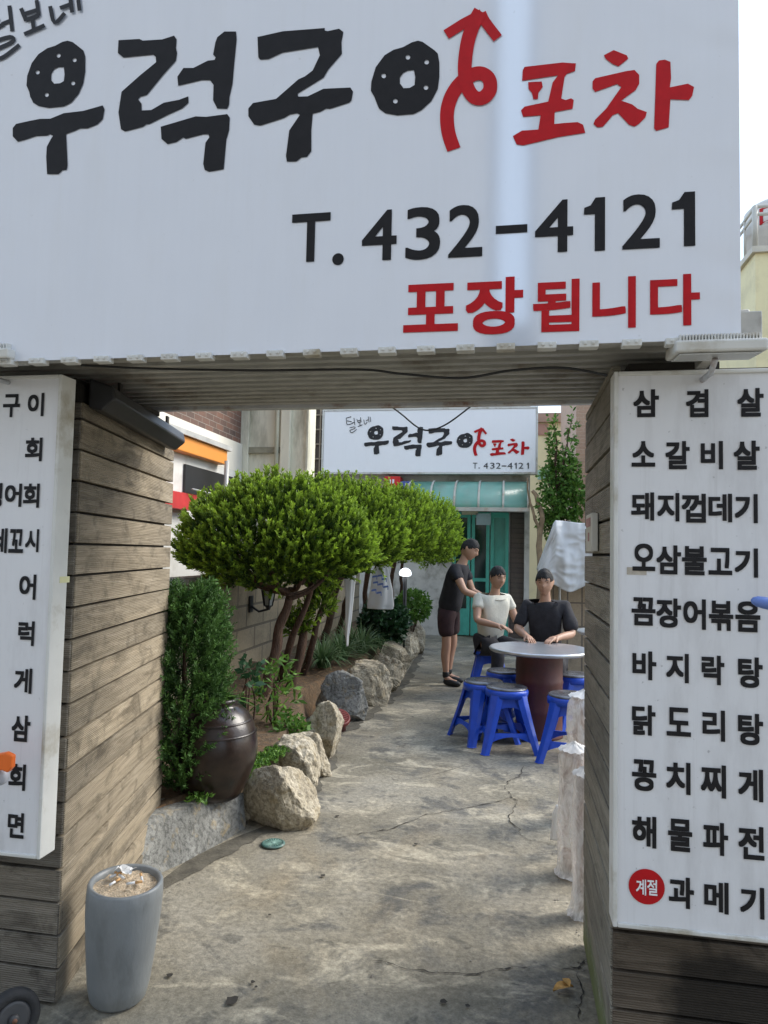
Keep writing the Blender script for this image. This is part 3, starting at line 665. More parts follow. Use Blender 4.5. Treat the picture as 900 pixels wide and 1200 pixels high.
for i, (dx, dy, ang, L_, lab) in enumerate(((.02,-.03,.3,.05,'cigarette butt lying across the middle of the sand in the grey pot'), (-.03,-.05,1.2,.04,'cigarette butt at the near rim of the sand in the grey pot'), (.06,.0,2.2,.045,'cigarette butt at the right rim of the sand in the grey pot'), (-.01,.005,2.7,.05,'cigarette butt beside the crumpled tissue in the grey pot'), (-.06,.0,.9,.04,'cigarette butt at the left rim of the sand in the grey pot'))):
    p = top+a1*0+Vector((dx, dy, .022)); v = Vector((math.cos(ang), math.sin(ang), .12))
    t = thing('cigarette_butt', p, lab, 'cigarette butt', 'cigarette butts in the ash pot')
    mb = MB(); mb.tube([p, p+v*L_*.55], .0042, 8); mb.build('paper_stub', M['paper'], t)
    mb = MB(); mb.tube([p+v*L_*.56, p+v*L_], .0043, 8); mb.build('filter', M['butt'], t)
mb = MB(); p = top+Vector((-.02,.035,.03)); V = []; n_ = 9
for j in range(n_):
    for i in range(n_):
        q = Vector(((i/8-.5)*.06, (j/8-.5)*.045, 0)); V.append(p+q+Vector((.01*noise.noise(q*60), .01*noise.noise(q*60+Vector((5,0,0))), .028*noise.noise(q*38+Vector((0,9,0)))+.01)))
mb.add(V, [(j*n_+i, j*n_+i+1, (j+1)*n_+i+1, (j+1)*n_+i) for j in range(8) for i in range(8)])
tag(mb.build('crumpled_tissue', M['paper'], loc=p), 'crumpled white tissue on the sand of the grey ash pot', 'tissue')

# ------------------------------------------------------------------ wheel bottom left
p = gnd(16, 1255); c = Vector((p.x, p.y, .085)); c = onY(14, 1192, 1.98)
Rw = 30*mpp(c); c = Vector((c.x, c.y, c.z))
t = thing('cart_wheel', c-Vector((0,0,Rw)), 'black rubber cart wheel with spoked hub in the bottom left corner', 'wheel')
ax = Vector((.75, -.62, .12)).normalized()
mb = MB(); mb.lathe(c-ax*.02, [(Rw*.66,0),(Rw*.9,-.003),(Rw,.006),(Rw*1.02,.02),(Rw,.034),(Rw*.9,.043),(Rw*.66,.04),(Rw*.62,.03),(Rw*.62,.01)], 40, 0, ax); tyre = mb.build('tyre', pm('tyre_rubber', (.02,.02,.021), .75, .3, 30, .3, 90), t)
mb = MB(); a1 = ax.orthogonal().normalized(); b1 = ax.cross(a1)
mb.lathe(c-ax*.012, [(Rw*.5,0),(Rw*.63,0),(Rw*.63,.03),(Rw*.5,.03)], 32, 0, ax); mb.lathe(c-ax*.014, [(.001,0),(Rw*.2,0),(Rw*.2,.04),(Rw*.14,.046),(.001,.046)], 20, 0, ax)
for k in range(5):
    q = a1*math.cos(1.2566*k)+b1*math.sin(1.2566*k); mb.tube([c+q*Rw*.15+ax*.008, c+q*Rw*.56+ax*.008], Rw*.07, 6)
mb.build('rim', pm('grey_rim_plastic', (.05,.05,.052), .5), t)
mb = MB(); mb.tube([c-ax*.15, c+ax*.036], .007, 8); mb.build('axle', pm('rusty_steel', (.16,.07,.04), .7, .3, 60), t)

# ------------------------------------------------------------------ drain cover, leaf, round lid
p = gnd(320, 990); mb = MB(); r = 12.5*mpp(p); p.z = .004
t = thing('drain_cover', p, 'small round green drain cover set in the concrete path', 'drain cover')
M['teal'] = pm('green_plastic', (.055,.13,.11), .5, .2, 40, 0, 60, 0, (.2,.22,.2), 20)
mb.lathe(p, [(r*1.12,0),(r*1.12,.004),(r,.008),(r*.86,.008),(r*.84,.004),(r*.2,.004)], 40); mb.build('ring', M['teal'], t)
mb = MB()
for k in range(20):
    a = 6.283*k/20; v = Vector((math.cos(a), math.sin(a), 0)); s = Vector((-v.y, v.x, 0))
    mb.obox(p+v*r*.25-s*r*.035+Vector((0,0,.005)), v*r*.6, s*r*.07, (0,0,.004))
mb.lathe(p+Vector((0,0,.0045)), [(.001,0),(r*.25,0),(r*.22,.005),(.001,.005)], 20); mb.build('grate', pm('pale_green_grate', (.2,.33,.28), .5, .2, 60), t)
p = gnd(660, 1162); mb = MB()
def leaf_shape(mb, c, ang, L_, W_, curl, mi=0):
    d_ = Vector((math.cos(ang), math.sin(ang), 0)); s_ = Vector((-d_.y, d_.x, 0)); V = []
    for i in range(7):
        u_ = i/6; wv = W_*math.sin(math.pi*min(1, u_*.95+.03))*(1+.35*math.sin(u_*19)); h = .006+curl*math.sin(u_*3.1)
        V += [c+d_*L_*(u_-.5)-s_*wv+Vector((0,0,h+curl*.5)), c+d_*L_*(u_-.5)+Vector((0,0,h)), c+d_*L_*(u_-.5)+s_*wv+Vector((0,0,h+curl*.6))]
    mb.add(V, [(3*i+k, 3*i+k+1, 3*i+k+4, 3*i+k+3)[::-1] for i in range(6) for k in range(2)], mi, None, True)
leaf_shape(mb, p, .5, .08, .02, .012); leaf_shape(mb, p+Vector((.012,.018,.01)), 1.9, .05, .014, .01)
tag(mb.build('fallen_leaf', pm('dry_leaf', (.5,.28,.08), .8, .35, 60), loc=p), 'dry curled orange leaf on the concrete near the right pillar', 'leaf')
p = gnd(396, 856); t = thing('round_stump', p, 'small maroon round lid on a stub beside the stone edging', 'round lid')
M['maroon'] = pm('maroon_plastic', (.16,.03,.025), .5, .15, 20, .1, 60)
r = 13*mpp(p); ax = Vector((.3,-.5,1)).normalized(); q = p+Vector((0,0,.085))
mb = MB(); mb.tube([p, q], r*.72, 20); mb.build('stub', pm('dark_maroon', (.07,.02,.018), .7), t)
mb = MB(); mb.lathe(q, [(.001,0),(r,0),(r*1.05,.01),(r*1.05,.035),(r*.98,.045),(r*.9,.04),(.001,.04)], 36, 0, ax); lid = mb.build('lid', M['maroon'], t)
a1 = ax.orthogonal().normalized(); b1 = ax.cross(a1); mb = MB()
for k in range(-3, 4):
    hw = math.sqrt(max(0, .82**2-(k*.24)**2))*r
    mb.obox(q+ax*.041+b1*k*.24*r-a1*hw-b1*.006, a1*2*hw, b1*.012, ax*.004)
mb.build('lid_rib', M['maroon'], lid)

# ------------------------------------------------------------------ foliage
def leaves_along(P0, D, n, L0, W0, spread, droop=0):
    """small lance leaves: tufts at P0 (k,3) with axis D (k,3); n leaves each. returns V,T,tuft index"""
    k = len(P0); N_ = k*n
    ti = np.repeat(np.arange(k), n)
    s = rng.random(N_)
    base = P0[ti]+D[ti]*(s*1.0)[:, None]
    dl = np.linalg.norm(D[ti], axis=1)[:, None]; ax = D[ti]/dl
    rnd = rng.normal(size=(N_, 3)); rnd -= (rnd*ax).sum(1)[:, None]*ax; rnd /= np.linalg.norm(rnd, axis=1)[:, None]
    dirv = ax*(1-spread*rng.random(N_))[:, None]+rnd*spread*(.5+.7*rng.random(N_))[:, None]; dirv[:, 2] -= droop*rng.random(N_)
    dirv /= np.linalg.norm(dirv, axis=1)[:, None]
    side = np.cross(dirv, rng.normal(size=(N_, 3))); side /= np.linalg.norm(side, axis=1)[:, None]
    L = L0*(.6+.8*rng.random(N_))[:, None]; W = W0*(.7+.6*rng.random(N_))[:, None]
    a = base; b = base+dirv*L*.5+side*W; c_ = base+dirv*L; d_ = base+dirv*L*.5-side*W
    V = np.stack([a, b, c_, d_], 1).reshape(-1, 3); T = np.arange(N_*4).reshape(-1, 4)
    return V, T, ti, s
def fib(n):
    i = np.arange(n)+.5; ph = np.arccos(1-2*i/n); th = math.pi*(1+5**.5)*i
    return np.stack([np.cos(th)*np.sin(ph), np.sin(th)*np.sin(ph), np.cos(ph)], 1)
def vnoise(P, s, seed): return np.array([noise.noise(Vector(p)*s+Vector((seed, seed*2.3, 0))) for p in P])
def cloud_crown(c, r, ntuft, nleaf, L0, W0, tlen, seed, flat=.55, lump=.16, lumpf=2.6):
    """clipped cloud-pruned crown: domed top, flatter ragged underside"""
    S = fib(int(ntuft*1.25)); S = S+rng.normal(size=S.shape)*.03; S /= np.linalg.norm(S, axis=1)[:, None]
    und = S[:, 2] < -.15; S = S[~und | (rng.random(len(S)) < .75)]
    rr = np.array(r); q = S*rr
    lm = 1+lump*vnoise(q, lumpf, seed)+.07*vnoise(q, lumpf*3.1, seed+9)
    q = q*lm[:, None]; q[:, 2] = np.where(q[:, 2] < 0, q[:, 2]*flat, q[:, 2])
    depth = 1-.28*rng.random(len(q))**2; q *= depth[:, None]
    P = q+np.array(c); nrm = S/rr; nrm /= np.linalg.norm(nrm, axis=1)[:, None]
    D = nrm*.7+np.array([0,0,.8])+rng.normal(size=q.shape)*.2; D /= np.linalg.norm(D, axis=1)[:, None]
    D *= (tlen*(.6+.8*rng.random(len(q))))[:, None]
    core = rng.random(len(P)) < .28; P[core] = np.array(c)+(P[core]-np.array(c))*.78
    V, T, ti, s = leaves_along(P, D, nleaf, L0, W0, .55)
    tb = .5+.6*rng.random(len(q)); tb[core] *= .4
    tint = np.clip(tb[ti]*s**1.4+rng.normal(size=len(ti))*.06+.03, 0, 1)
    return V, T, np.repeat(tint, 4)
def cat(parts):
    V, T, t = [], [], []; b = 0
    for v, f, q in parts: V.append(v); T.append(f+b); t.append(q); b += len(v)
    return np.concatenate(V), np.concatenate(T), np.concatenate(t)
def limb(mb, pts, r0, r1, seed, wig=.02, n=8):
    P = [Vector(p) for p in pts]; Q = []
    for i in range(len(P)-1):
        a, b, c_, e = P[max(i-1,0)], P[i], P[i+1], P[min(i+2,len(P)-1)]
        for k in range(6):
            s = k/6; Q.append(.5*((2*b)+(c_-a)*s+(2*a-5*b+4*c_-e)*s*s+(3*b-a-3*c_+e)*s**3))
    Q.append(P[-1]); m_ = len(Q)
    Q = [p+Vector((noise.noise(p*5+Vector((seed,0,0))), noise.noise(p*5+Vector((0,seed,0))), 0))*wig*(1 if i else 0) for i, p in enumerate(Q)]
    mb.tube(Q, [(r0+(r1-r0)*i/(m_-1))*(1+.18*noise.noise(p*9+Vector((seed,3,0)))) for i, p in enumerate(Q)], n)
TREES = [
 # base px, crown px, (rx, rz px), crown Y, n tufts, stems (extra base px)
 ((303,818), (322,628), (112,78), 5.95, 3000, [(326,800)], 'first clipped juniper with the widest dome crown nearest the gate'),
 ((337,806), (398,619), (76,62), 6.75, 1900, [(354,790)], 'second clipped juniper in the row, its crown joining the nearest dome'),
 ((371,768), (443,617), (64,56), 7.7, 1500, [(392,758)], 'third clipped juniper in the row, behind the hanging white strip'),
 ((420,744), (480,618), (50,50), 8.7, 1000, [(440,738)], 'fourth clipped juniper in the row, with the white bag hung from it'),
 ((452,733), (508,624), (30,50), 9.8, 900, [(468,727)], 'last clipped juniper of the row, small yellowish crown beside the awning')]
for i, (bp, cp, (rx, rz), Yc, nt_, ex_, lab) in enumerate(TREES):
    b = gnd(*bp, .25); c = onY(cp[0], cp[1]+(13 if i else 17), Yc); k_ = mpp(c); b.z = .2
    t = thing('juniper_tree', b, lab, 'juniper tree', 'clipped junipers in a row')
    rx *= k_; rz *= k_
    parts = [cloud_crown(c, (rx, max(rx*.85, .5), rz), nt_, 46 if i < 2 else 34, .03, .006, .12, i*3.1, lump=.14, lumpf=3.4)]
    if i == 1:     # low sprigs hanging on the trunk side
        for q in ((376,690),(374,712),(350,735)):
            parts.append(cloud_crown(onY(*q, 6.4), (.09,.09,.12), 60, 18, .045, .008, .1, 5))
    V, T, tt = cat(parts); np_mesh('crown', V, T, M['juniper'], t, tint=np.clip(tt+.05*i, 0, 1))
    mb = MB(); fork = onY(*((338,702),(368,690),(402,668),(434,658),(464,652))[i], b.y+(Yc-b.y)*.35)
    limb(mb, [b, b.lerp(fork, .35)+Vector((.03,0,0)), b.lerp(fork, .7)+Vector((-.02,.02,.02)), fork], .05-.003*i, .034, i, .025, 10)
    for e in ex_:
        q = gnd(*e, .25); q.z = .2; limb(mb, [q, q.lerp(fork, .5)+Vector((.05,.04,0)), Vector((fork.x+.12, fork.y+.25, fork.z+.05)), c+Vector((rx*.2,.1,-.1))], .038, .015, i+20, .03)
    for k in range(9):
        a = 6.283*k/9+i; e = c+Vector((math.cos(a)*rx*.72, math.sin(a)*rx*.6, -rz*.12+.1*random.random()))
        mid = fork.lerp(e, .5)+Vector((0,0,-.05-.05*random.random()))
        limb(mb, [fork+Vector((0,0,.01*k)), mid, e], .024, .008, k+40*i, .04, 6)
        limb(mb, [mid, mid.lerp(e, .5)+Vector((.06*random.uniform(-1,1), .06*random.uniform(-1,1), .1)), e+Vector((random.uniform(-.15,.15), 0, .22))], .011, .004, k+77, .03, 5)
    mb.build('trunk', M['bark'], t)

# conifer shrub beside the left pillar
c = onY(210, 930, 3.5); c.z = .22
t = thing('conifer_shrub', c, 'dark green feathery conifer shrub beside the left pillar', 'shrub')
P0, D0 = [], []
for k in range(1500):
    h = rng.random()**.8; th = rng.random()*6.283; rad = .165*(h*(1-h)*4)**.3*(.45+.6*rng.random())+.01
    P0.append((c.x+math.cos(th)*rad, c.y+math.sin(th)*rad, c.z+.03+h*.98)); D0.append((math.cos(th)*.8, math.sin(th)*.8, .55+.5*h+.2*rng.normal()))
P0 = np.array(P0); D0 = np.array(D0); D0 /= np.linalg.norm(D0, axis=1)[:, None]; D0 *= (.09+.07*rng.random(len(D0)))[:, None]
V, T, ti, s = leaves_along(P0, D0, 46, .024, .0032, .7); tb = rng.random(len(P0))*.7
np_mesh('crown', V, T, M['conifer'], t, tint=np.repeat(np.clip(tb[ti]+.35*s-.05, 0, 1), 4))
mb = MB(); limb(mb, [c-Vector((0,0,.03)), c+Vector((.01,0,.4)), c+Vector((0,0,.95))], .025, .006, 3, .01); mb.build('trunk', M['bark'], t)

# strap-leaf clumps, bushes, weeds
def blades(name, c, n, L0, spread, label, group, mat='blade', wd=.0085):
    mb_v, mb_f, tn = [], [], []
    for k in range(n):
        th = rng.random()*6.283; L = L0*(.6+.6*rng.random()); lean = .25+spread*rng.random(); b0 = np.array(c)+np.array([math.cos(th), math.sin(th), 0])*.07*rng.random(); tt = rng.random()
        d_ = np.array([math.cos(th), math.sin(th), 0]); s_ = np.array([-d_[1], d_[0], 0])*wd
        b_ = len(mb_v)
        for j in range(6):
            u_ = j/5; q = b0+d_*L*lean*u_**1.5+np.array([0,0,L*(u_*1.0-.75*lean*u_*u_)]); w_ = (1-u_**2)*1.0+.05
            mb_v += [q-s_*w_, q+s_*w_]; tn += [tt*(.4+.6*u_)]*2
        mb_f += [(b_+2*j, b_+2*j+1, b_+2*j+3, b_+2*j+2) for j in range(5)]
    tag(np_mesh(name, mb_v, mb_f, M[mat], loc=c, tint=tn), label, 'plant', group)
for (px, py, z, n_, L_, lab) in ((378,782,.28,170,.44,'strap leaf grass clump nearest the jar, above the dark grey boulder'), (400,773,.3,170,.44,'strap leaf grass clump below the tip of the hanging white strip'), (424,765,.3,170,.44,'strap leaf grass clump behind the pale boulder next to the grey one'), (442,757,.3,150,.40,'strap leaf grass clump in front of the dark round bush'), (412,762,.3,170,.44,'strap leaf grass clump between the trunks and the white strip')):
    blades('grass_clump', gnd(px, py, z), n_, L_, 1.0, lab, 'strap leaf clumps behind the boulders')
def bush(name, px, py, Y, r, n, L, W, mat, label, cat_, group=None):
    c = onY(px, py, Y); S = fib(n); rr = np.array(r); q = S*rr*(1-.45*rng.random(n)[:, None]**2); q *= (1+.25*vnoise(q, 5, px))[:, None]
    D = S*.7+np.array([0,0,.5])+rng.normal(size=S.shape)*.3; D /= np.linalg.norm(D, axis=1)[:, None]; D *= .08
    V, T, ti, s = leaves_along(q+np.array(c), D, 9, L, W, .9, .3); tb = rng.random(n)
    b = Vector((c.x, c.y, .22)); t = thing(name, b, label, cat_, group)
    np_mesh('crown', V, T, M[mat], t, tint=np.repeat(np.clip(tb[ti]*.6+.4*rng.random(len(ti)), 0, 1), 4))
    mb = MB()
    for k in range(5): limb(mb, [b, b.lerp(c, .6)+Vector((random.uniform(-.06,.06), random.uniform(-.06,.06), 0)), c+Vector((random.uniform(-.7,.7)*r[0], random.uniform(-.7,.7)*r[1], r[2]*.4))], .01, .004, k, .01, 5)
    mb.build('stem', M['bark'], t)
bush('round_bush', 450, 730, 9.0, (.27,.25,.24), 260, .08, .022, 'leaf_dark', 'dark round bush with glossy leaves below the hanging white bag', 'bush')
bush('low_bush', 484, 712, 10.6, (.2,.25,.2), 160, .07, .018, 'leaf', 'low green bush at the far end of the stone edging', 'bush')
bush('weed_plant', 322, 812, 5.0, (.11,.1,.2), 34, .07, .010, 'leaf', 'leafy green weed growing between the jar and the first juniper trunk', 'weed', 'weeds in the planting bed')
bush('weed_plant', 292, 800, 4.5, (.04,.04,.12), 9, .06, .018, 'leaf_dark', 'small upright broad leaved weed behind the brown jar', 'weed', 'weeds in the planting bed')
bush('weed_plant', 340, 858, 4.9, (.09,.09,.05), 40, .05, .012, 'leaf', 'low weed tuft behind the tall pale boulder', 'weed', 'weeds in the planting bed')
# moss along the slab
Vv = []
c0, c1 = gnd(250, 935, .24), gnd(345, 880, .25)
P0 = np.array([np.array(c0.lerp(c1, rng.random()))+np.array([-.12*rng.random(), .1*rng.normal(), .005]) for _ in range(420)]); D0 = np.tile(np.array([[0,0,.02]]), (420, 1))+rng.normal(size=(420, 3))*.006
V, T, ti, s = leaves_along(P0, D0, 8, .022, .006, .9); struct(np_mesh('ground_cover', V, T, M['leaf'], loc=c0, tint=np.repeat(rng.random(len(ti)), 4)), 'stuff')

# ------------------------------------------------------------------ onggi jar with a plant
c = gnd(249, 922, .24); c.z = .2; k_ = mpp(c)
t = thing('clay_jar', c, 'big dark brown glazed clay jar behind the grey kerb slab', 'jar')
Rj = 51*k_; Hj = .50
prof = [(.001,0),(Rj*.62,0),(Rj*.70,.03),(Rj*.86,.11),(Rj*.97,.19),(Rj,.25),(Rj*.985,.30),(Rj*.91,.37),(Rj*.76,.43),(Rj*.58,.465),(Rj*.5,.475),(Rj*.54,.49),(Rj*.55,.505),(Rj*.5,.51),(Rj*.45,.5),(Rj*.44,.45),(.001,.44)]
mj, N, L, P = newmat('brown_onggi_glaze'); v = pos(N, L); n = nz(N, L, 7, 5, .6, pos(N, L, (1,1,2.5)))
L.new(ramp(N, L, n, ((.3, (.010,.006,.005)), (.7, (.032,.019,.014)))), P.inputs['Base Color']); P.inputs['Roughness'].default_value = .28; bump(N, L, P, nz(N, L, 40, 3, .5, v), .1)
mb = MB(); mb.lathe(c, prof, 56); body = mb.build('body', mj, t)
mb = MB()
for h in (.335, .395):
    rr = Rj*(.952 if h < .35 else .85); mb.lathe(c, [(rr-.006,h-.008),(rr+.006,h),(rr-.006,h+.008)], 56)
mb.build('raised_band', mj, body)
q = c+Vector((0,0,.47)); blades('jar_plant', q, 60, .12, 1.2, 'pale green leafy plant growing out of the brown jar', None, 'leaf', .012)

# ------------------------------------------------------------------ boulders
def boulder(px0, px1, py0, py1, label, mat='stone', seed=0, squash=.8, z0=-.04, spike=0, boxy=.8):
    b = gnd((px0+px1)/2, py1); k_ = mpp(b); wd = (px1-px0)*k_*(1.25 if boxy > .6 else 1.34); ht = (py1-py0)*k_*.97
    bm = bmesh.new(); bmesh.ops.create_icosphere(bm, subdivisions=5, radius=1)
    rs = random.Random(seed); pl = []; rot = Matrix.Rotation(rs.uniform(0, 6), 3, 'Z') @ Matrix.Rotation(rs.uniform(-.6, .6), 3, 'X') @ Matrix.Diagonal((1.25, 1, .85))
    for _ in range(13):
        d_ = Vector((rs.gauss(0,1), rs.gauss(0,1), rs.gauss(0,.8))).normalized(); pl.append((d_, rs.uniform(.5,.92)))
    for vtx in bm.verts:
        p = vtx.co.copy(); p = rot @ Vector([math.copysign(abs(q)**boxy, q) for q in p])
        for d_, h in pl:
            s = p.dot(d_)
            if s > h: p -= d_*(s-h)*.92
        p *= 1+.10*noise.noise(p*1.8+Vector((seed,0,0)))+.06*noise.noise(p*5+Vector((seed,4,0)))+  .03*noise.noise(p*12+Vector((0,seed,0)))
        vtx.co = p
    xs = [v.co.x for v in bm.verts]; ys = [v.co.y for v in bm.verts]; zs = [v.co.z for v in bm.verts]
    dp = wd*squash
    for vtx in bm.verts:
        x = (vtx.co.x-min(xs))/(max(xs)-min(xs))-.5; y = (vtx.co.y-min(ys))/(max(ys)-min(ys)); z = (vtx.co.z-min(zs))/(max(zs)-min(zs))
        if spike: f = 1-spike*max(0, z-.3); x *= f; y = .5+(y-.5)*f
        vtx.co = (x*wd, y*dp, z*(ht+.05)+z0)
    me = bpy.data.meshes.new('boulder'); bm.to_mesh(me); bm.free(); me.materials.append(M[mat])
    o = bpy.data.objects.new('boulder', me); COL.objects.link(o); o.location = (b.x, b.y, 0)
    o.rotation_euler = (0,0,-.12)
    tag(o, label, 'boulder', 'boulders edging the planting bed')
for i, (a, b, c_, d_, lab, mt, sp) in enumerate((
 (268,350,906,978,'large pale pointed boulder with rust streak next to the grey kerb slab','stone',.55),
 (300,360,868,932,'mid sized grey white boulder leaning behind the pointed boulder','stone',.3),
 (340,378,862,912,'narrow upright boulder between the pointed boulder and the tall pale one','stone',.3),
 (354,394,824,892,'tall pale boulder left of the maroon round lid','stone',.3),
 (325,346,827,850,'small pale stone half buried behind the tall boulder','stone',.2),
 (370,418,788,846,'dark grey flat faced boulder behind the maroon round lid','stone_grey',.15),
 (398,448,777,828,'wide pale boulder touching the dark grey boulder','stone',.2),
 (424,464,768,812,'blocky tan boulder below the strap leaf clumps','stone',.15),
 (442,472,754,792,'pale upright boulder below the dark round bush','stone',.2),
 (457,482,744,778,'rounded pale boulder fourth from the far end of the edging','stone',.15),
 (468,492,733,767,'pale boulder third from the far end of the edging','stone',.2),
 (474,494,726,756,'second farthest boulder of the edging','stone',.2),
 (262,284,936,968,'small flat stone wedged between the grey kerb slab and the pointed boulder','stone',.1),
 (384,400,832,850,'small tan stone tucked behind the maroon round lid','stone',.1),
 (352,372,884,908,'small pale stone wedged between the narrow and the tall boulders','stone',.1),
 (478,496,718,744,'farthest small boulder of the edging below the low bush','stone',.2))):
    boulder(a, b, c_, d_, lab, mt, i*7+3, .8 if i != 5 else .6, spike=sp, boxy=.8 if i < 5 else .5)
# grey kerb slab
mb = MB(); P = [Vector((-1.63,2.97,0)), gnd(236,1000), gnd(288,972)]; top = [Vector((-1.68,3.05,.245)), onY(236,940,P[1].y+.06), onY(285,930,P[2].y+.08)]
V = []; n_ = 24
for i in range(n_+1):
    u_ = i/n_; a = P[0].lerp(P[1], u_*2) if u_ < .5 else P[1].lerp(P[2], u_*2-1); b = top[0].lerp(top[1], u_*2) if u_ < .5 else top[1].lerp(top[2], u_*2-1)
    for j in range(11):
        if j < 7: q = a.lerp(b, j/6)+Vector((0,0,-.02 if j == 0 else 0))
        else: q = b+Vector((-.05,.035,0))*(j-6)+Vector((0,0,.004 if j < 10 else -.2))
        q = q+Vector((.8,-.6,.3))*(.016*noise.noise(q*7)+.007*noise.noise(q*22)); V.append(q)
mb.add(V, [(i*11+j, (i+1)*11+j, (i+1)*11+j+1, i*11+j+1) for i in range(n_) for j in range(10)]+[tuple(range(11))[::-1], tuple(n_*11+k for k in range(11))], 0, None, True)
tag(mb.build('kerb_slab', M['stone_grey'], loc=P[1]), 'low dark grey stone slab kerb at the foot of the left pillar', 'kerb')

# ------------------------------------------------------------------ garden wall with lantern
XW = -2.68
def blockmat(name, c1, c2, mortar, bw, bh, off=.5, axis='yz', dirt=(.12,.10,.07), rough=.85):
    m, N, L, P = newmat(name); g = N.new('ShaderNodeNewGeometry'); sp = N.new('ShaderNodeSeparateXYZ'); L.new(g.outputs['Position'], sp.inputs[0])
    cb = N.new('ShaderNodeCombineXYZ'); L.new(sp.outputs[{'y':1,'x':0}[axis[0]]], cb.inputs[0]); L.new(sp.outputs[2], cb.inputs[1])
    bt = N.new('ShaderNodeTexBrick'); L.new(cb.outputs[0], bt.inputs['Vector']); bt.offset = off
    bt.inputs['Scale'].default_value = 1; bt.inputs['Brick Width'].default_value = bw; bt.inputs['Row Height'].default_value = bh; bt.inputs['Mortar Size'].default_value = min(bw, bh)*.06; bt.inputs['Mortar Smooth'].default_value = .2
    bt.inputs['Color1'].default_value = (*c1, 1); bt.inputs['Color2'].default_value = (*c2, 1); bt.inputs['Mortar'].default_value = (*mortar, 1)
    n = nz(N, L, 4, 7, .65, g.outputs['Position'], .4)
    col = mixc(N, L, mth(N, L, 'MULTIPLY', ramp(N, L, n, ((.5, (0,0,0)), (.7, (1,1,1)))), .55), bt.outputs['Color'], dirt)
    col = mixc(N, L, .4, col, ramp(N, L, nz(N, L, 40, 5, .6, g.outputs['Position']), ((.3, (.5,.5,.5)), (.7, (1.2,1.2,1.2)))), 'MULTIPLY')
    L.new(col, P.inputs['Base Color']); P.inputs['Roughness'].default_value = rough
    bump(N, L, P, mth(N, L, 'ADD', mth(N, L, 'MULTIPLY', bt.outputs['Fac'], -1), mth(N, L, 'MULTIPLY', n, .3)), .6, .012)
    return m
t = thing('garden_wall', (XW, 7, 0), 'low tan concrete block wall behind the junipers', 'wall')
mb = MB(); mb.box(XW-.14, XW, 3.34, 12.55, 0, 1.19); mb.build('blocks', blockmat('tan_blocks', (.34,.28,.19), (.28,.23,.155), (.15,.125,.09), .5, .23), t, bevel=.006)
mb = MB(); mb.box(XW-.17, XW+.03, 3.34, 12.55, 1.192, 1.25); mb.build('coping', pm('grey_coping', (.3,.29,.26), .85, .2, 8, .3, 60, 0, (.12,.11,.09), 4), t, bevel=.01)
p = onX(293, 705, XW); 
t = thing('wall_lantern', (XW+.02, p.y, p.z), 'black wall lantern with glass panes on the tan block wall', 'lantern')
LB = Vector((XW+.2, p.y, p.z))
mb = MB(); mb.box(XW+.003, XW+.02, p.y-.045, p.y+.045, p.z-.11, p.z+.06); mb.tube([(XW+.02,p.y,p.z-.05),(XW+.1,p.y,p.z-.1),(XW+.19,p.y,p.z-.075),(XW+.2,p.y,p.z-.04)], .012, 8); mb.build('bracket', M['black_plastic'], t)
mb = MB(); n6 = [(math.cos(1.047*k), math.sin(1.047*k)) for k in range(6)]
for a_, b_ in n6: mb.tube([LB+Vector((a_*.045,b_*.045,-.035)), LB+Vector((a_*.075,b_*.075,.12))], .007, 6)
mb.lathe(LB+Vector((0,0,-.05)), [(.02,-.03),(.03,0),(.052,.012),(.05,.02)], 6, 0, None, False); mb.lathe(LB+Vector((0,0,.118)), [(.085,0),(.088,.01),(.05,.05),(.02,.065),(.012,.09),(.001,.1)], 6, 0, None, False)
cage = mb.build('cage', M['black_plastic'], t)
mb = MB(); mb.lathe(LB+Vector((0,0,-.03)), [(.042,0),(.07,.148)], 6, 0, None, False); mb.build('glass', pm('frosted_lantern_glass', (.42,.44,.42), .2), cage)

# ------------------------------------------------------------------ hung things between the trees
def hung(name, pxs, Y, label, cat_, mat, thick=.02):
    # pxs: list of (y, x0, x1): vertical folds
    c = onY((pxs[0][1]+pxs[0][2])/2, pxs[0][0], Y); mb = MB(); n_ = 24; rows = []
    for i in range(len(pxs)-1):
        for k in range(5): u_ = k/5; rows.append(tuple(pxs[i][j]+(pxs[i+1][j]-pxs[i][j])*u_ for j in range(3)))
    rows.append(pxs[-1]); V = []
    for r_, (y, x0, x1) in enumerate(rows):
        a = onY(x0, y, Y); b = onY(x1, y, Y); cc = (a+b)/2; hw = (b-a).length/2
        for k in range(n_):
            th = 6.283*k/n_; f = 1+.16*math.sin(th*5+r_*.13)+.1*noise.noise(Vector((math.cos(th)*2, math.sin(th)*2, r_*.25)))
            V.append((cc.x+math.cos(th)*hw*f, cc.y+math.sin(th)*max(thick, hw*.45)*f, cc.z))
    m_ = len(rows)
    mb.add(V, [(i*n_+k, i*n_+(k+1) % n_, (i+1)*n_+(k+1) % n_, (i+1)*n_+k)[::-1] for i in range(m_-1) for k in range(n_)]+[tuple(range(n_)), tuple((m_-1)*n_+k for k in range(n_))[::-1]], 0, None, True)
    return c, mb
M['white_plastic'] = leafmat('thin_white_plastic', (.75,.75,.74), (.8,.8,.79), .4, .3)
c, mb = hung('', [(657,405,410),(664,401,416),(675,403,416),(700,405,414),(725,405,412),(745,405,409),(757,406,408)], 6.9, '', '', '')
tag(mb.build('hanging_strip', M['white_plastic'], loc=c), 'long white plastic strip hanging from a juniper branch', 'plastic strip')
c, mb = hung('', [(646,446,448),(655,442,450),(668,437,454),(690,434,459),(708,431,461),(714,431,460)], 8.2, '', '', '')
t = thing('plastic_bag', c, 'white plastic bag with blue print hanging between the juniper trunks', 'plastic bag'); mb.build('bag', M['white_plastic'], t, subdiv=1)
mb = MB()
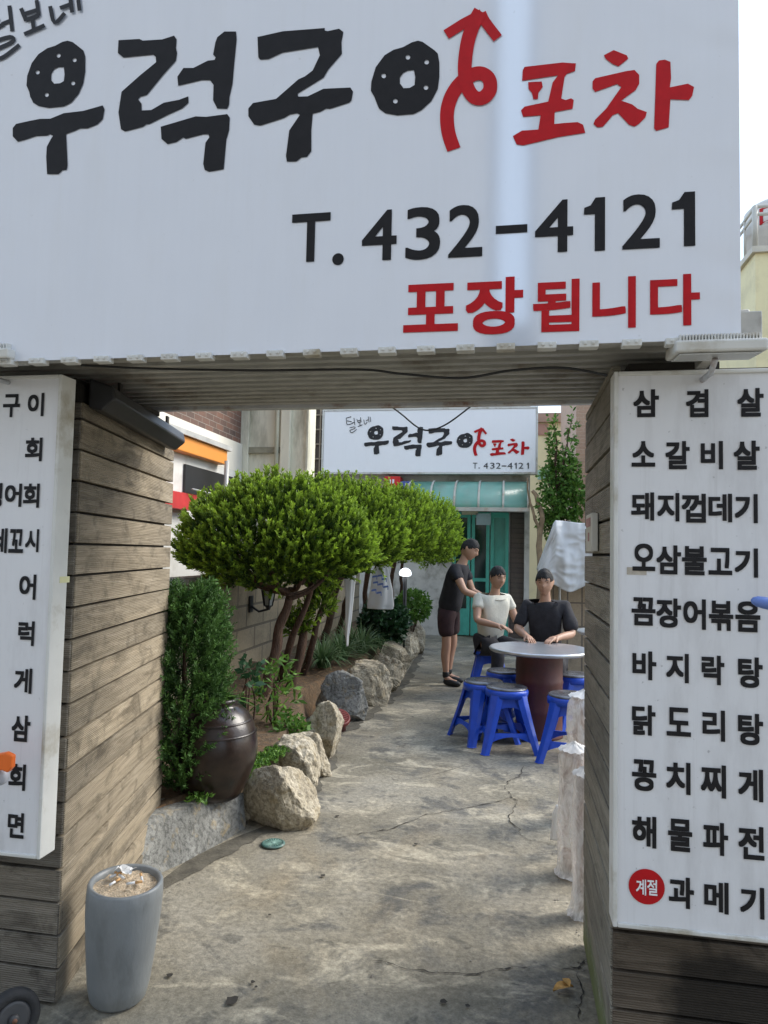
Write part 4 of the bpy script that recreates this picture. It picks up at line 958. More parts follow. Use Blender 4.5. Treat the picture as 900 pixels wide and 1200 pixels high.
for (x, y) in ((439,676),(445,675),(450,679),(440,683),(446,685),(452,688),(438,692),(444,695)):
    q = onY(x, y, 8.02); mb.obox((q.x-.03, q.y, q.z-.012), (.05,0,.01), (0,.004,0), (.004,0,.022)); mb.obox((q.x+.022, q.y, q.z-.03), (.008,0,0), (0,.004,0), (0,0,.045))
mb.build('blue_print', pm('blue_ink', (.12,.2,.5), .5), t)
c = onY(392, 665, 7.0); mb = MB(); mb.lathe(c, [(.001,-.05),(.03,-.042),(.048,-.015),(.048,.015),(.03,.042),(.01,.052),(.006,.09)], 20)
tag(mb.build('orange_ball', pm('orange_ball', (.75,.2,.03), .4, .1), loc=c), 'small orange ball hanging in the juniper branches', 'ball')
c = onY(475, 672, 9.6); t = thing('garden_lamp', (c.x, c.y, .2), 'white domed garden lamp on a black pole behind the juniper trunks', 'lamp')
mb = MB(); mb.tube([(c.x, c.y, .2), (c.x, c.y, c.z-.03)], .025, 10); mb.build('pole', M['black_plastic'], t)
mb = MB(); mb.lathe((c.x, c.y, c.z-.04), [(.03,0),(.075,.01),(.085,.04),(.07,.085),(.03,.11),(.001,.115)], 20)
ml, N, L, P = newmat('lit_lamp_dome'); P.inputs['Base Color'].default_value = (.8,.82,.85,1); P.inputs['Emission Color'].default_value = (.85,.92,1,1); P.inputs['Emission Strength'].default_value = 1.2
mb.build('lamp_dome', ml, t)

# ================================================================== BUILDINGS
# neighbour on the left: plane X = XN facing the alley
XN = -3.62
def zX(px, py): return onX(px, py, XN).z
yN0, yN1 = 3.0, onX(283, 560, XN).y
t = thing('brick_house', (XN-1, 6, 0), 'brick house with orange sign band and white eave beyond the garden wall', 'house')
z_eave_b, z_eave_t = onX(283, 545, XN).z, onX(283, 529, XN).z
M['brick'] = blockmat('mottled_brick', (.19,.095,.065), (.095,.062,.05), (.27,.23,.19), .21, .075, .5, 'yz', (.10,.07,.055))
M['white_wall'] = pm('white_render', (.62,.61,.57), .8, .06, 3, .1, 40, 0, (.45,.43,.38), 2)
z_or_t, z_or_b = zX(206, 508), zX(206, 531)
mb = MB(); mb.box(XN-3, XN, yN0, yN1, 0, z_or_b); mb.build('lower_wall', M['white_wall'], t)
mb = MB(); mb.box(XN-3, XN, yN0, yN1, z_or_b+.002, z_eave_t+.1); mb.build('eave', pm('cream_eave', (.68,.64,.55), .7, .05, 2), t)
mb = MB(); mb.box(XN-3, XN-.03, yN0, yN1, z_eave_t+.102, 6.5); mb.build('brick_wall', M['brick'], t)
yo = onX(256, 530, XN).y
mb = MB(); mb.box(XN+.003, XN+.12, yN0, yo, z_or_b+.01, z_or_t-.03); mb.build('sign_band', pm('orange_sign_band', (.72,.27,.045), .5, .06, 2), t, bevel=.01)
mb = MB(); mb.box(XN+.003, XN+.16, yN0, yo+.05, z_or_t-.028, z_or_t+.03); mb.build('band_cap', pm('grey_cap', (.4,.39,.37), .6), t)
y0, y1 = onX(214, 570, XN).y, onX(276, 570, XN).y
mb = MB(); mb.box(XN+.003, XN+.03, y0, y1, zX(230,580), zX(230,548)); mb.build('window', pm('dark_window', (.018,.018,.02), .3), t)
mb = MB(); mb.tube([(XN+.2, onX(247,560,XN).y, 1.2), (XN+.2, onX(247,560,XN).y, zX(247,540))], .03, 8); mb.tube([(XN+.2, onX(205,590,XN).y, zX(205,573)), (XN+.2, onX(258,590,XN).y, zX(258,585))], .012, 6); mb.build('pipe', M['alu'], t)
mb = MB(); mb.box(XN+.003, XN+.14, yN0, onX(218,590,XN).y, zX(205,597), zX(205,578)); mb.build('red_sign', pm('red_band', (.5,.03,.03), .5), t)
# cream block facing the gate
yC = yN1+.02; xC0, xC1 = XN, onY(361, 520, yC).x
t = thing('cream_block', ((xC0+xC1)/2, yC, 0), 'cream rendered building block with stained ledge left of the far sign', 'building')
M['cream'] = pm('cream_render', (.74,.70,.56), .8, .06, 3, .1, 40, 0, (.36,.33,.24), 1.6, .4, (2,2,.5))
mb = MB(); mb.box(xC0, xC1, yC+.06, yC+.35, 0, 6.3); mb.build('wall', M['cream'], t)
q = [onY(x, 520, yC).x for x in (283, 291, 324, 329, 340, 346, 358)]
mb = MB(); mb.box(q[0]-.12, q[1], yC, yC+.058, 0, 6.3); mb.box(q[3], q[4], yC-.03, yC+.058, 0, 6.3); mb.box(q[6], xC1, yC, yC+.058, 0, 6.3); mb.build('pilaster', M['cream'], t, bevel=.008)
zl = onY(310, 528, yC).z; mb = MB(); mb.box(q[1]+.002, q[3]-.002, yC+.01, yC+.058, zl-.03, zl+.05); mb.build('ledge', pm('stained_ledge', (.27,.25,.18), .85, .3, 6), t)
mb = MB(); mb.tube([(q[2]+.01, yC-.02, .2), (q[2]+.01, yC-.02, 6.2)], .03, 10); mb.build('drainpipe', pm('old_pipe', (.42,.40,.30), .7, .25, 3), t)

# restaurant at the far end
YB = 13.0
t = thing('restaurant_front', (-1.6, YB, 0), 'single storey restaurant front with green doors at the end of the alley', 'restaurant')
M['grey_render'] = pm('stained_grey_render', (.52,.50,.45), .85, .15, 3, .2, 30, 0, (.2,.18,.14), 2.5)
xr = onY(621, 580, YB).x; zs = onY(500, 555, YB).z; xd0, xd1 = onY(530, 610, YB).x, onY(597, 610, YB).x; xs1 = onY(606, 610, YB).x
zaw = onY(560, 600, YB).z
mb = MB(); mb.box(-4.2, xd0, YB, YB+3, 0, zs+1.35); mb.box(xd0+.001, xr, YB, YB+3, zaw+.05, zs+1.35); mb.box(xr-.09, xr, YB, YB+.2, 0, zaw+.05); mb.box(xd0+.001, xr-.001, YB+.6, YB+2.9, 0, zaw+.049); mb.build('wall', M['grey_render'], t)
M['green'] = pm('green_door_frame', (.07,.36,.28), .45, .15, 10)
gl, N, L, P = newmat('dark_door_glass'); P.inputs['Base Color'].default_value = (.012,.03,.028,1); P.inputs['Roughness'].default_value = .08
ww = (xd1-xd0)/3
for k in range(3):
    x0 = xd0+ww*k+.01; x1 = xd0+ww*(k+1)-.01; mb = MB()
    for a, b, c_, d_ in ((x0, x0+.06, .02, zaw), (x1-.06, x1, .02, zaw), (x0+.06, x1-.06, .02, .5), (x0+.06, x1-.06, zaw-.1, zaw), (x0+.06, x1-.06, 1.0, 1.06)): mb.box(a, b, YB+.05, YB+.1, c_, d_)
    dr = mb.build('door', M['green'], t)
    mb = MB(); mb.box(x0+.061, x1-.061, YB+.07, YB+.08, .501, zaw-.101); mb.build('pane', gl if k < 2 else pm('green_tinted_pane', (.06,.28,.22), .25, .2, 4), dr)
mb = MB(); mb.box(xd1+.01, xr-.095, YB+.05, YB+.08, 0, zaw)
sh = mb.build('shutter', blockmat('brown_shutter', (.10,.075,.06), (.085,.065,.055), (.03,.025,.02), 3.0, .09, 0, 'xz'), t)
q0, q1 = onY(558, 615, YB), onY(575, 608, YB); mb = MB(); mb.box(q0.x, q1.x, YB+.03, YB+.045, q0.z, q1.z+.1); mb.build('notice', pm('pale_notice', (.45,.55,.6), .6), t)
q0, q1 = onY(541, 603, YB), onY(560, 599, YB); mb = MB(); mb.box(q0.x, q1.x, YB+.03, YB+.045, q0.z, q1.z+.06); mb.build('notice', pm('beige_notice', (.5,.42,.3), .6), t)
# conduit with bars left of the sign
mb = MB(); x0, x1 = onY(362, 520, YB).x, onY(377, 520, YB).x
mb.box(x0-.2, x1, YB-.05, YB-.002, zs-.5, zs+1.3); wdw = mb.build('window', pm('brown_window', (.09,.07,.055), .6, .3, 5), t)
mb = MB()
for u_ in (.1,.5,.95): mb.box(x0+(x1-x0)*u_-.012, x0+(x1-x0)*u_+.012, YB-.09, YB-.06, zs-.5, zs+1.25)
for k in range(6): mb.box(x0-.2, x1+.02, YB-.088, YB-.062, zs-.3+.28*k, zs-.275+.28*k)
mb.build('window_bar', pm('tan_bars', (.3,.24,.17), .6), wdw)
# awning (curved green polycarbonate)
xa0, xa1 = onY(480, 580, YB-.5).x, onY(619, 590, YB-.9).x; za1, za0 = onY(560, 565, YB-.05).z, onY(560, 596, YB-.9).z
aw = thing('awning', ((xa0+xa1)/2, YB, za1), 'curved translucent green awning over the restaurant doors', 'awning')
ag, N, L, P = newmat('green_polycarbonate'); v = pos(N, L); n = nz(N, L, 2.5, 5, .6, v)
gg = N.new('ShaderNodeNewGeometry'); sz = N.new('ShaderNodeSeparateXYZ'); L.new(gg.outputs['Position'], sz.inputs[0])
col = ramp(N, L, n, ((.3, (.24,.52,.43)), (.7, (.42,.66,.57))))
L.new(mixc(N, L, mth(N, L, 'MULTIPLY', ramp(N, L, nz(N, L, 1.2, 4, .6, pos(N, L, (2.5,1,1))), ((.5, (0,0,0)), (.7, (1,1,1)))), .6), col, (.42,.44,.38)), P.inputs['Base Color']); P.inputs['Roughness'].default_value = .25
tr = N.new('ShaderNodeBsdfTranslucent'); tr.inputs['Color'].default_value = (.3,.68,.56,1); ms = N.new('ShaderNodeMixShader'); ms.inputs[0].default_value = .45
L.new(P.outputs[0], ms.inputs[1]); L.new(tr.outputs[0], ms.inputs[2]); L.new(ms.outputs[0], N['Material Output'].inputs[0])
arc = [(YB-.02-.9*math.sin(a), za0+(za1-za0)*math.cos(a)) for a in [1.5708*k/10 for k in range(11)]]
mb = MB(); V = [(x, y, z) for y, z in arc for x in (xa0, xa1)]; mb.add(V, [(2*i, 2*i+1, 2*i+3, 2*i+2) for i in range(10)], 0, None, True); sheet = mb.build('sheet', ag, aw)
so_ = sheet.modifiers.new('thick', 'SOLIDIFY'); so_.thickness = .006
mb = MB(); nb = 5
for k in range(nb+1): x = xa0+(xa1-xa0)*k/nb; mb.tube([(x, y-.008, z+.012) for y, z in arc], .02, 6)
mb.box(xa0-.02, xa1+.02, YB-.95, YB-.9, za0-.045, za0+.02); mb.build('frame', pm('pale_awning_frame', (.45,.44,.38), .6, .15, 4, 0, 60, 0, (.35,.22,.12), 5), aw)
# far sign
S0, S1 = onY(380, 482, YB-.3), onY(628, 553.5, YB-.3); YQ = YB-.3
t = thing('shop_sign', ((S0.x+S1.x)/2, YQ, S1.z), 'smaller white shop sign over the far restaurant with the same brush lettering', 'sign', 'white shop signs with brush lettering')
mb = MB(); mb.box(S0.x, S1.x, YQ, YQ+.2, S1.z, S0.z); mb.build('panel', M['backsign'], t, bevel=.01)
mb = MB()
for a, b, c_, d_ in ((S0.x-.03, S0.x-.001, S1.z-.03, S0.z+.03), (S1.x+.001, S1.x+.03, S1.z-.03, S0.z+.03), (S0.x, S1.x, S1.z-.03, S1.z-.001), (S0.x, S1.x, S0.z+.001, S0.z+.03)): mb.box(a, b, YQ-.01, YQ+.21, c_, d_)
mb.box(S0.x+.3, S0.x+.4, YQ+.211, YB-.002, S1.z+.2, S0.z-.2); mb.box(S1.x-.4, S1.x-.3, YQ+.211, YB-.002, S1.z+.2, S0.z-.2)
mb.build('frame', M['white_metal'], t)
# map front-sign metric coordinates into the far sign
fx0, fx1 = onY(15, 160, YS).x, onY(812, 100, YS).x; fz1, fz0 = onY(550, 10, YS).z, onY(245, 201, YS).z
b0, b1 = onY(426.5, 530, YQ), onY(620.5, 500, YQ)
def mpb(x, y, l):
    p = onY(x, y, YS); return (b0.x+(p.x-fx0)/(fx1-fx0)*(b1.x-b0.x), YQ-l*4, b0.z-.08+(p.z-fz0)/(fz1-fz0)*(b1.z-b0.z+.08))
B, Rr = MB(), MB(); draw_title(B, Rr, mpb); B.build('title_lettering', M['letter_grey'], t); Rr.build('title_lettering', M['letter_red'], t)
sx0, sx1, sz1, sz0 = onY(-27, 30, YS).x, onY(96, 10, YS).x, onY(90, -7, YS).z, onY(0, 69, YS).z
c0, c1 = onY(405.5, 507, YQ), onY(435, 488.5, YQ)
def mps(x, y, l): p = onY(x, y, YS); return (c0.x+(p.x-sx0)/(sx1-sx0)*(c1.x-c0.x), YQ-.008-l, c0.z+(p.z-sz0)/(sz1-sz0)*(c1.z-c0.z))
S = MB()
for i, P in enumerate(SMALL): ribbon(S, P, 17/5.714, mps, 0, .0003*i, 1 if len(P) < 3 else 4)
S.build('small_lettering', M['letter_grey'], t)
P = MB(); z_ = 3.4615
for ch, a, b, c_, d_ in (('T',620,638,233,257),('.',643,648,252,257),('4',663,682,233,257),('3',690,708,233,257),('2',714,733,233,257),('-',737,756,244,248),('4',760,781,233,257),('1',789,798,233,257),('2',805,825,233,257),('1',838,847,233,257)):
    put(P, ch, (375+a/z_, 375+b/z_, 475+c_/z_, 475+d_/z_), YQ, .0, 0, .008)
P.build('phone_lettering', M['letter_grey'], t)
# small red and blue signs under it
for (a, b, c_, d_), m_, lab in (((450,469,558,570), pm('red_box_sign', (.6,.02,.02), .4), 'small red box sign under the far white sign'), ((469,487,564,571), pm('blue_box_sign', (.05,.10,.40), .4), 'small blue box sign under the far white sign next to the red one')):
    q0, q1 = onY(a, d_, YB-.32), onY(b, c_, YB-.32); tt = thing('box_sign', ((q0.x+q1.x)/2, YB-.3, q0.z), lab, 'sign')
    mb = MB(); mb.box(q0.x, q1.x, YB-.3, YB-.01, q0.z, q1.z); mb.build('box', m_, tt, bevel=.01)
    mb = MB(); ww = q1.x-q0.x; hh = q1.z-q0.z
    for k in range(2 if 'red' in lab else 3): mb.box(q0.x+ww*(.3+.2*k), q0.x+ww*(.42+.2*k), YB-.304, YB-.301, q0.z+hh*.3, q0.z+hh*.7)
    mb.build('mark', M['letter_white'], tt)
# unseen tall buildings added across the street: they shade the gate and show as a reflection in the glossy banner
for x0, x1, lab in ((-14, -.5, 'unseen grey street building added for shade and reflection, left of a narrow gap'), (.40, 9, 'unseen grey street building added for shade and reflection, right of a narrow gap')):
    t = thing('unseen_building', ((x0+x1)/2, -9, 0), lab, 'building', 'unseen buildings added across the street')
    mb = MB(); mb.box(x0, x1, -17, -9, 0, 17); mb.build('wall', pm('street_render', (.36,.35,.34), .85, .1, 1), t)
    if x0 < -1: mb = MB(); mb.box(-.498, .398, -16, -9.5, 0, 5.8); mb.build('gap_filler', M['gap'], t)  # unseen block added to close the lower gap, so the reflected strip ends
# yellow buildings on the right, behind
YY = 22.0
t = thing('yellow_building', (4, YY, 0), 'pale yellow building with brown parapet behind the slim tree', 'building')
M['yellow'] = pm('yellow_render', (.78,.68,.40), .8, .05, 1.5, .05, 30, 0, (.55,.47,.28), .8)
x0 = onY(600, 560, YY).x; zt = onY(655, 495, YY).z
mb = MB(); mb.box(x0, 8, YY, YY+4, 0, zt); mb.build('wall', M['yellow'], t)
mb = MB(); mb.box(x0-.1, 8, YY-.1, YY+4, zt+.002, zt+.28); mb.build('parapet', pm('brown_parapet', (.38,.24,.17), .8), t)
q0, q1 = onY(632, 510, YY), onY(642, 495, YY); mb = MB(); mb.box(q0.x-.3, q1.x, YY-.04, YY-.002, q0.z, q1.z-.05); mb.build('window', pm('brown_slats', (.38,.21,.15), .7), t)
q0, q1 = onY(630, 562, YY), onY(645, 551, YY); mb = MB(); mb.box(q0.x, q1.x, YY-.04, YY-.002, q0.z, q1.z); mb.build('window', pm('pale_green_window', (.35,.55,.42), .4), t)
YP = 16.0; x0 = onY(675, 530, YP).x
t = thing('pink_building', (x0+1, YP, 0), 'pinkish brick building edge behind the slim tree', 'building')
mb = MB(); mb.box(x0, x0+5, YP, YP+5, 0, 6.2); mb.build('wall', blockmat('pink_brick', (.52,.34,.24), (.48,.31,.22), (.55,.42,.32), .22, .08, .5, 'xz', (.4,.27,.2)), t)
mb = MB(); mb.box(x0+.25, x0+1, YP-.03, YP-.002, 2.6, 4.3); mb.build('window', pm('red_window', (.35,.12,.08), .4), t)
# beige building with terrace above the right menu board
YU = 12.0
q = onY(885, 297, YU); xk, zk = q.x, q.z; zr = onY(885, 242, YU).z
t = thing('terrace_building', (xk+2, YU, 0), 'beige building with railed roof terrace at the upper right', 'building')
mb = MB(); mb.box(xk, xk+5, YU, YU+6, 0, zk); mb.build('wall', M['yellow'], t)
mb = MB(); mb.box(xk-.06, xk+5, YU-.06, YU+6, zk+.002, zk+.1); mb.build('coping', pm('pale_coping', (.55,.5,.4), .7), t)
mb = MB(); 
for z in (zr, zr-.13): mb.tube([(xk+5, YU, z), (xk, YU, z), (xk, YU+6, z)], .03, 8, smooth=False)
for k in range(13):
    mb.tube([(xk, YU+.5*k, zk+.1), (xk, YU+.5*k, zr)], .022 if k else .045, 6); mb.tube([(xk+.4*k, YU, zk+.1), (xk+.4*k, YU, zr)], .022, 6)
mb.build('railing', pm('pale_railing', (.5,.47,.4), .5, .1), t)
r_ = .62; c = Vector((xk+.75, YU+.9, zk+.1))
t = thing('roof_tank', c, 'round white roof sign drum with red letters behind the terrace railing', 'tank')
zt = onY(893, 216, YU).z
mb = MB(); mb.lathe(c, [(r_,0),(r_,zt-c.z-.06),(r_*.9,zt-c.z),(.001,zt-c.z)], 40); mb.build('drum', pm('offwhite_drum', (.6,.56,.5), .6, .08), t)
def on_drum(mb, ch, a0, a1, z0, z1, off):
    V, T = glyph(ch, off); mb.add([(c.x+(r_+.006)*math.sin(a0+(a1-a0)*u_), c.y-(r_+.006)*math.cos(a0+(a1-a0)*u_), z0+(z1-z0)*v_) for u_, v_ in V], T)
mb = MB(); on_drum(mb, '대', -.95, -.05, zt-.55, zt-.1, .03); on_drum(mb, '소', -.95, -.25, zt-1.1, zt-.68, .03); mb.build('lettering', M['letter_red'], t)
# slim tree
c = onY(655, 560, 12.2); 
t = thing('slim_tree', (c.x+.1, 12.2, 0), 'slim bright green leafy tree with two thin shoots in front of the yellow building', 'tree')
parts = []; mb = MB(); base = Vector((c.x+.1, 12.2, 0)); limb(mb, [base, base+Vector((-.05,0,1.2)), Vector((c.x, 12.2, c.z))], .05, .02, 5, .04)
for (x, y, rx, rz, n_) in ((664,578,19,22,170),(645,592,15,18,80),(655,558,15,20,130),(674,588,11,22,80),(648,533,5,20,34),(670,548,7,16,40),(648,506,3.2,16,20),(671,505,2.6,16,16),(640,565,7,12,26),(664,530,4,12,16),(644,615,9,16,50),(662,612,18,14,90)):
    q = onY(x, y, 12.2+random.uniform(-.2,.2)); k_ = mpp(q); S = fib(n_); qq = S*np.array([rx*k_, rx*k_, rz*k_])*(.35+.75*rng.random(n_)[:, None]); D = S*.6+np.array([0,0,.4])+rng.normal(size=S.shape)*.4; D *= .1
    V, T, ti, s = leaves_along(qq+np.array(q), D, 6, .075, .022, .9, .3); parts.append((V, T, np.repeat(rng.random(len(ti)), 4)))
    limb(mb, [Vector((c.x, 12.2, 1.6)), Vector(((c.x+q.x)/2, 12.2, q.z-.3)), q+Vector((0,0,rz*k_*.8))], .018, .006, x, .03, 5)
V, T, tt = cat(parts); np_mesh('crown', V, T, M['leaf'], t, tint=tt); mb.build('trunk', M['bark'], t)
p0 = gnd(636, 705); p0 = onY(632, 700, 12.0); mb = MB(); limb(mb, [(p0.x, 12, 0), onY(632, 640, 12), onY(634, 600, 12), onY(623, 575, 12)], .06, .03, 9, .05); limb(mb, [onY(634, 625, 12), onY(622, 590, 12), onY(618, 560, 12)], .03, .012, 4, .03)
tag(mb.build('bare_trunk', pm('dry_vine', (.24,.17,.10), .9, .3, 10, .5, 20), loc=(p0.x, 12, 0)), 'bare twisted brown trunk leaning beside the slim tree', 'tree trunk')

# ------------------------------------------------------------------ tarp-covered rack and tile wall at right
YT = 9.3
xt0 = onY(630, 660, YT).x; xt1 = 1.5
zA, zB = onY(640, 614, YT).z, onY(686, 600, YT).z
t = thing('tiled_wall', (1.0, YT+.1, 0), 'low brown tiled wall under the white tarp', 'wall')
mb = MB(); mb.box(xt0+.12, 2.2, YT+.1, YT+.3, 0, 1.12); mb.build('tiles', blockmat('brown_tiles', (.36,.28,.19), (.31,.24,.16), (.16,.13,.10), .18, .3, 0, 'xz'), t)
mb = MB(); nx, nz_ = 80, 60; V = []
for j in range(nz_+1):
    for i in range(nx+1):
        u_, v_ = i/nx, j/nz_; x = xt0+(xt1-xt0)*u_; zt_ = zA+.03*math.sin(u_*9) if u_ > .18 else zA-(.18-u_)*3.2
        zt_ += (zB-zA)*u_*.6; zb_ = 1.1+.05*math.sin(u_*14)
        V.append((x, YT-.28*v_*(1-v_)-.12*v_+.07*noise.noise(Vector((x*5, v_*1.4, 2)))+.03*noise.noise(Vector((x*13, v_*4, 2)))+.035*abs(noise.noise(Vector((x*6+v_*5, v_*7-x*3, 6)))), zt_+(zb_-zt_)*v_))
mb.add(V, [(j*(nx+1)+i, (j+1)*(nx+1)+i, (j+1)*(nx+1)+i+1, j*(nx+1)+i+1) for j in range(nz_) for i in range(nx)], 0, None, True)
for i in range(nx): pass
V2 = [];
for i in range(nx+1):
    a = V[i]; V2 += [a, (a[0], a[1]+.5, a[2]-.02)]
mb.add(V2, [(2*i, 2*i+2, 2*i+3, 2*i+1) for i in range(nx)], 0, None, True)
tr_ = tag(mb.build('tarp', M['white_plastic'], loc=((xt0+xt1)/2, YT, 1.1)), 'white tarp draped over a rack behind the seated people', 'tarp')
tr_.modifiers.new('thick', 'SOLIDIFY').thickness = .004
t = thing('drying_rack', ((xt0+xt1)/2, YT+.3, 0), 'grey metal rack carrying the white tarp behind the seated people', 'rack')
for x_ in (xt0+.28, xt1-.08):
    for y_ in (YT+.03, YT+.46): mb = MB(); mb.tube([(x_, y_, 0), (x_, y_, zA-.05)], .014, 8); mb.build('post', M['alu'], t)
mb = MB()
for y_ in (YT+.03, YT+.46): mb.tube([(xt0+.28, y_, zA-.06), (xt1-.08, y_, zA-.06)], .012, 8)
mb.build('rail', M['alu'], t)
# wrapped things along the right wall
pl, N, L, P = newmat('clear_plastic_film'); v = pos(N, L); n = nz(N, L, 11, 5, .65, pos(N, L, (1.4,1.4,.7)), 1.2)
P.inputs['Base Color'].default_value = (.93,.93,.93,1); P.inputs['Roughness'].default_value = .16; bump(N, L, P, nz(N, L, 26, 4, .6, pos(N, L, (1,1,.6)), 1.5), .4, .02)
tp = N.new('ShaderNodeBsdfTransparent'); ms = N.new('ShaderNodeMixShader'); L.new(ramp(N, L, n, ((.36, (.3,.3,.3)), (.6, (.92,.92,.92)))), ms.inputs[0]); L.new(tp.outputs[0], ms.inputs[1]); L.new(P.outputs[0], ms.inputs[2]); L.new(ms.outputs[0], N['Material Output'].inputs[0])
M['clay'] = pm('stacked_clay_pots', (.66,.50,.42), .8, .12, 12, .2, 50)
def wrapped(px, pyb, pyt, wpx, label, flare=1.15, solid=.8):
    b = gnd(px, pyb); k_ = mpp(b); r = wpx*k_/2; h = onY(px, pyt, b.y).z
    t = thing('wrapped_bundle', b, label, 'wrapped bundle', 'plastic wrapped bundles by the right wall')
    mb = MB(); prof = [(.001,.004)]; nst = max(3, int(h/.09))
    for k in range(nst): z = .02+(h-.05)*k/nst; prof += [(r*solid*.78, z), (r*solid*.86, z+(h-.05)/nst*.75), (r*solid*.92, z+(h-.05)/nst*.8), (r*solid*.92, z+(h-.05)/nst*.97)]
    prof.append((.001, h-.03)); mb.lathe(b, prof, 24); mb.build('stack', M['clay'], t)
    mb = MB(); n_, m_ = 48, 30; V = []
    for i in range(m_+1):
        u_ = i/m_; z = h*u_; rr = r*(flare if u_ < .03 else 1.0)*(1+(flare-1)*max(0, 1-u_*4)) if u_ < .9 else r*(1-((u_-.9)/.1)**2*.75)
        for k in range(n_):
            th = 6.283*k/n_; f = 1+.09*noise.noise(Vector((math.cos(th)*2+b.x*9, math.sin(th)*2+b.y*5, u_*2.2)))+.05*noise.noise(Vector((math.cos(th)*5+b.x*5, math.sin(th)*5, u_*6+b.y*3)))-.10*math.sin(u_*8.5+b.y*4)
            V.append((b.x+math.cos(th)*rr*f, b.y+math.sin(th)*rr*f, z+.012*noise.noise(Vector((th*2, u_*4, 1)))+.004))
    mb.add(V, [(i*n_+k, i*n_+(k+1) % n_, (i+1)*n_+(k+1) % n_, (i+1)*n_+k) for i in range(m_) for k in range(n_)]+[tuple(m_*n_+k for k in range(n_))], 0, None, True)
    mb.build('film', pl, t)
    mb = MB(); V = [];
    for i in range(5):
        for k in range(n_):
            th = 6.283*k/n_; rr = r*(1.02-.24*i); f = 1+.12*noise.noise(Vector((math.cos(th)*3, math.sin(th)*3, i)))
            V.append((b.x+math.cos(th)*max(rr, .004)*f, b.y+math.sin(th)*max(rr, .004)*f, h-.015+.008*i+.014*noise.noise(Vector((math.cos(th)*4, math.sin(th)*4, i*2+b.x)))))
    mb.add(V, [(i*n_+k, i*n_+(k+1) % n_, (i+1)*n_+(k+1) % n_, (i+1)*n_+k) for i in range(4) for k in range(n_)], 0, None, True); mb.build('gathered_top', M['white_plastic'], t)
wrapped(672, 1025, 874, 36, 'clear plastic wrapped bundle standing second nearest by the right wall')
wrapped(686, 1073, 902, 32, 'clear plastic wrapped bundle nearest the end of the right pillar')
wrapped(684, 962, 812, 36, 'tall clear plastic wrapped bundle farthest back by the right wall')
c, mb = hung('', [(944,652,658),(955,648,664),(975,646,668),(984,644,668)], 3.75, '', '', ''); 
tag(mb.build('plastic_bag', M['white_plastic'], loc=c), 'limp white plastic bag on the ground beside the wrapped bundles', 'plastic bag')

# ------------------------------------------------------------------ table and stools
M['bluep'] = pm('blue_stool_plastic', (.012,.07,.50), .34, .12, 12, .03, 40)
M['steel'] = pm('scuffed_steel', (.5,.51,.53), .3, .1, 20, .05, 60, .75)
tc = gnd(632, 866); tc = Vector((tc.x, tc.y+.12, 0))
t = thing('drum_table', tc, 'round steel topped table on a dark maroon drum ringed by blue stools', 'table')
M['drum'] = pm('maroon_drum', (.085,.022,.018), .5, .25, 6, .1, 40, 0, (.05,.02,.015), 5)
r = 27*mpp(tc); mb = MB(); prof = [(.001,0),(r*1.02,0),(r*1.03,.015),(r,.03)]
for z in (.22, .45): prof += [(r, z-.02), (r*1.03, z), (r, z+.02)]
prof += [(r, .66), (r*1.03,.675), (r,.69), (.001,.69)]; mb.lathe(tc, prof, 40); mb.build('drum', M['drum'], t)
mb = MB(); mb.lathe(tc, [(.001,.692),(.40,.692),(.415,.70),(.42,.715),(.41,.725),(.39,.722),(.001,.72)], 56); mb.build('table_top', M['steel'], t)
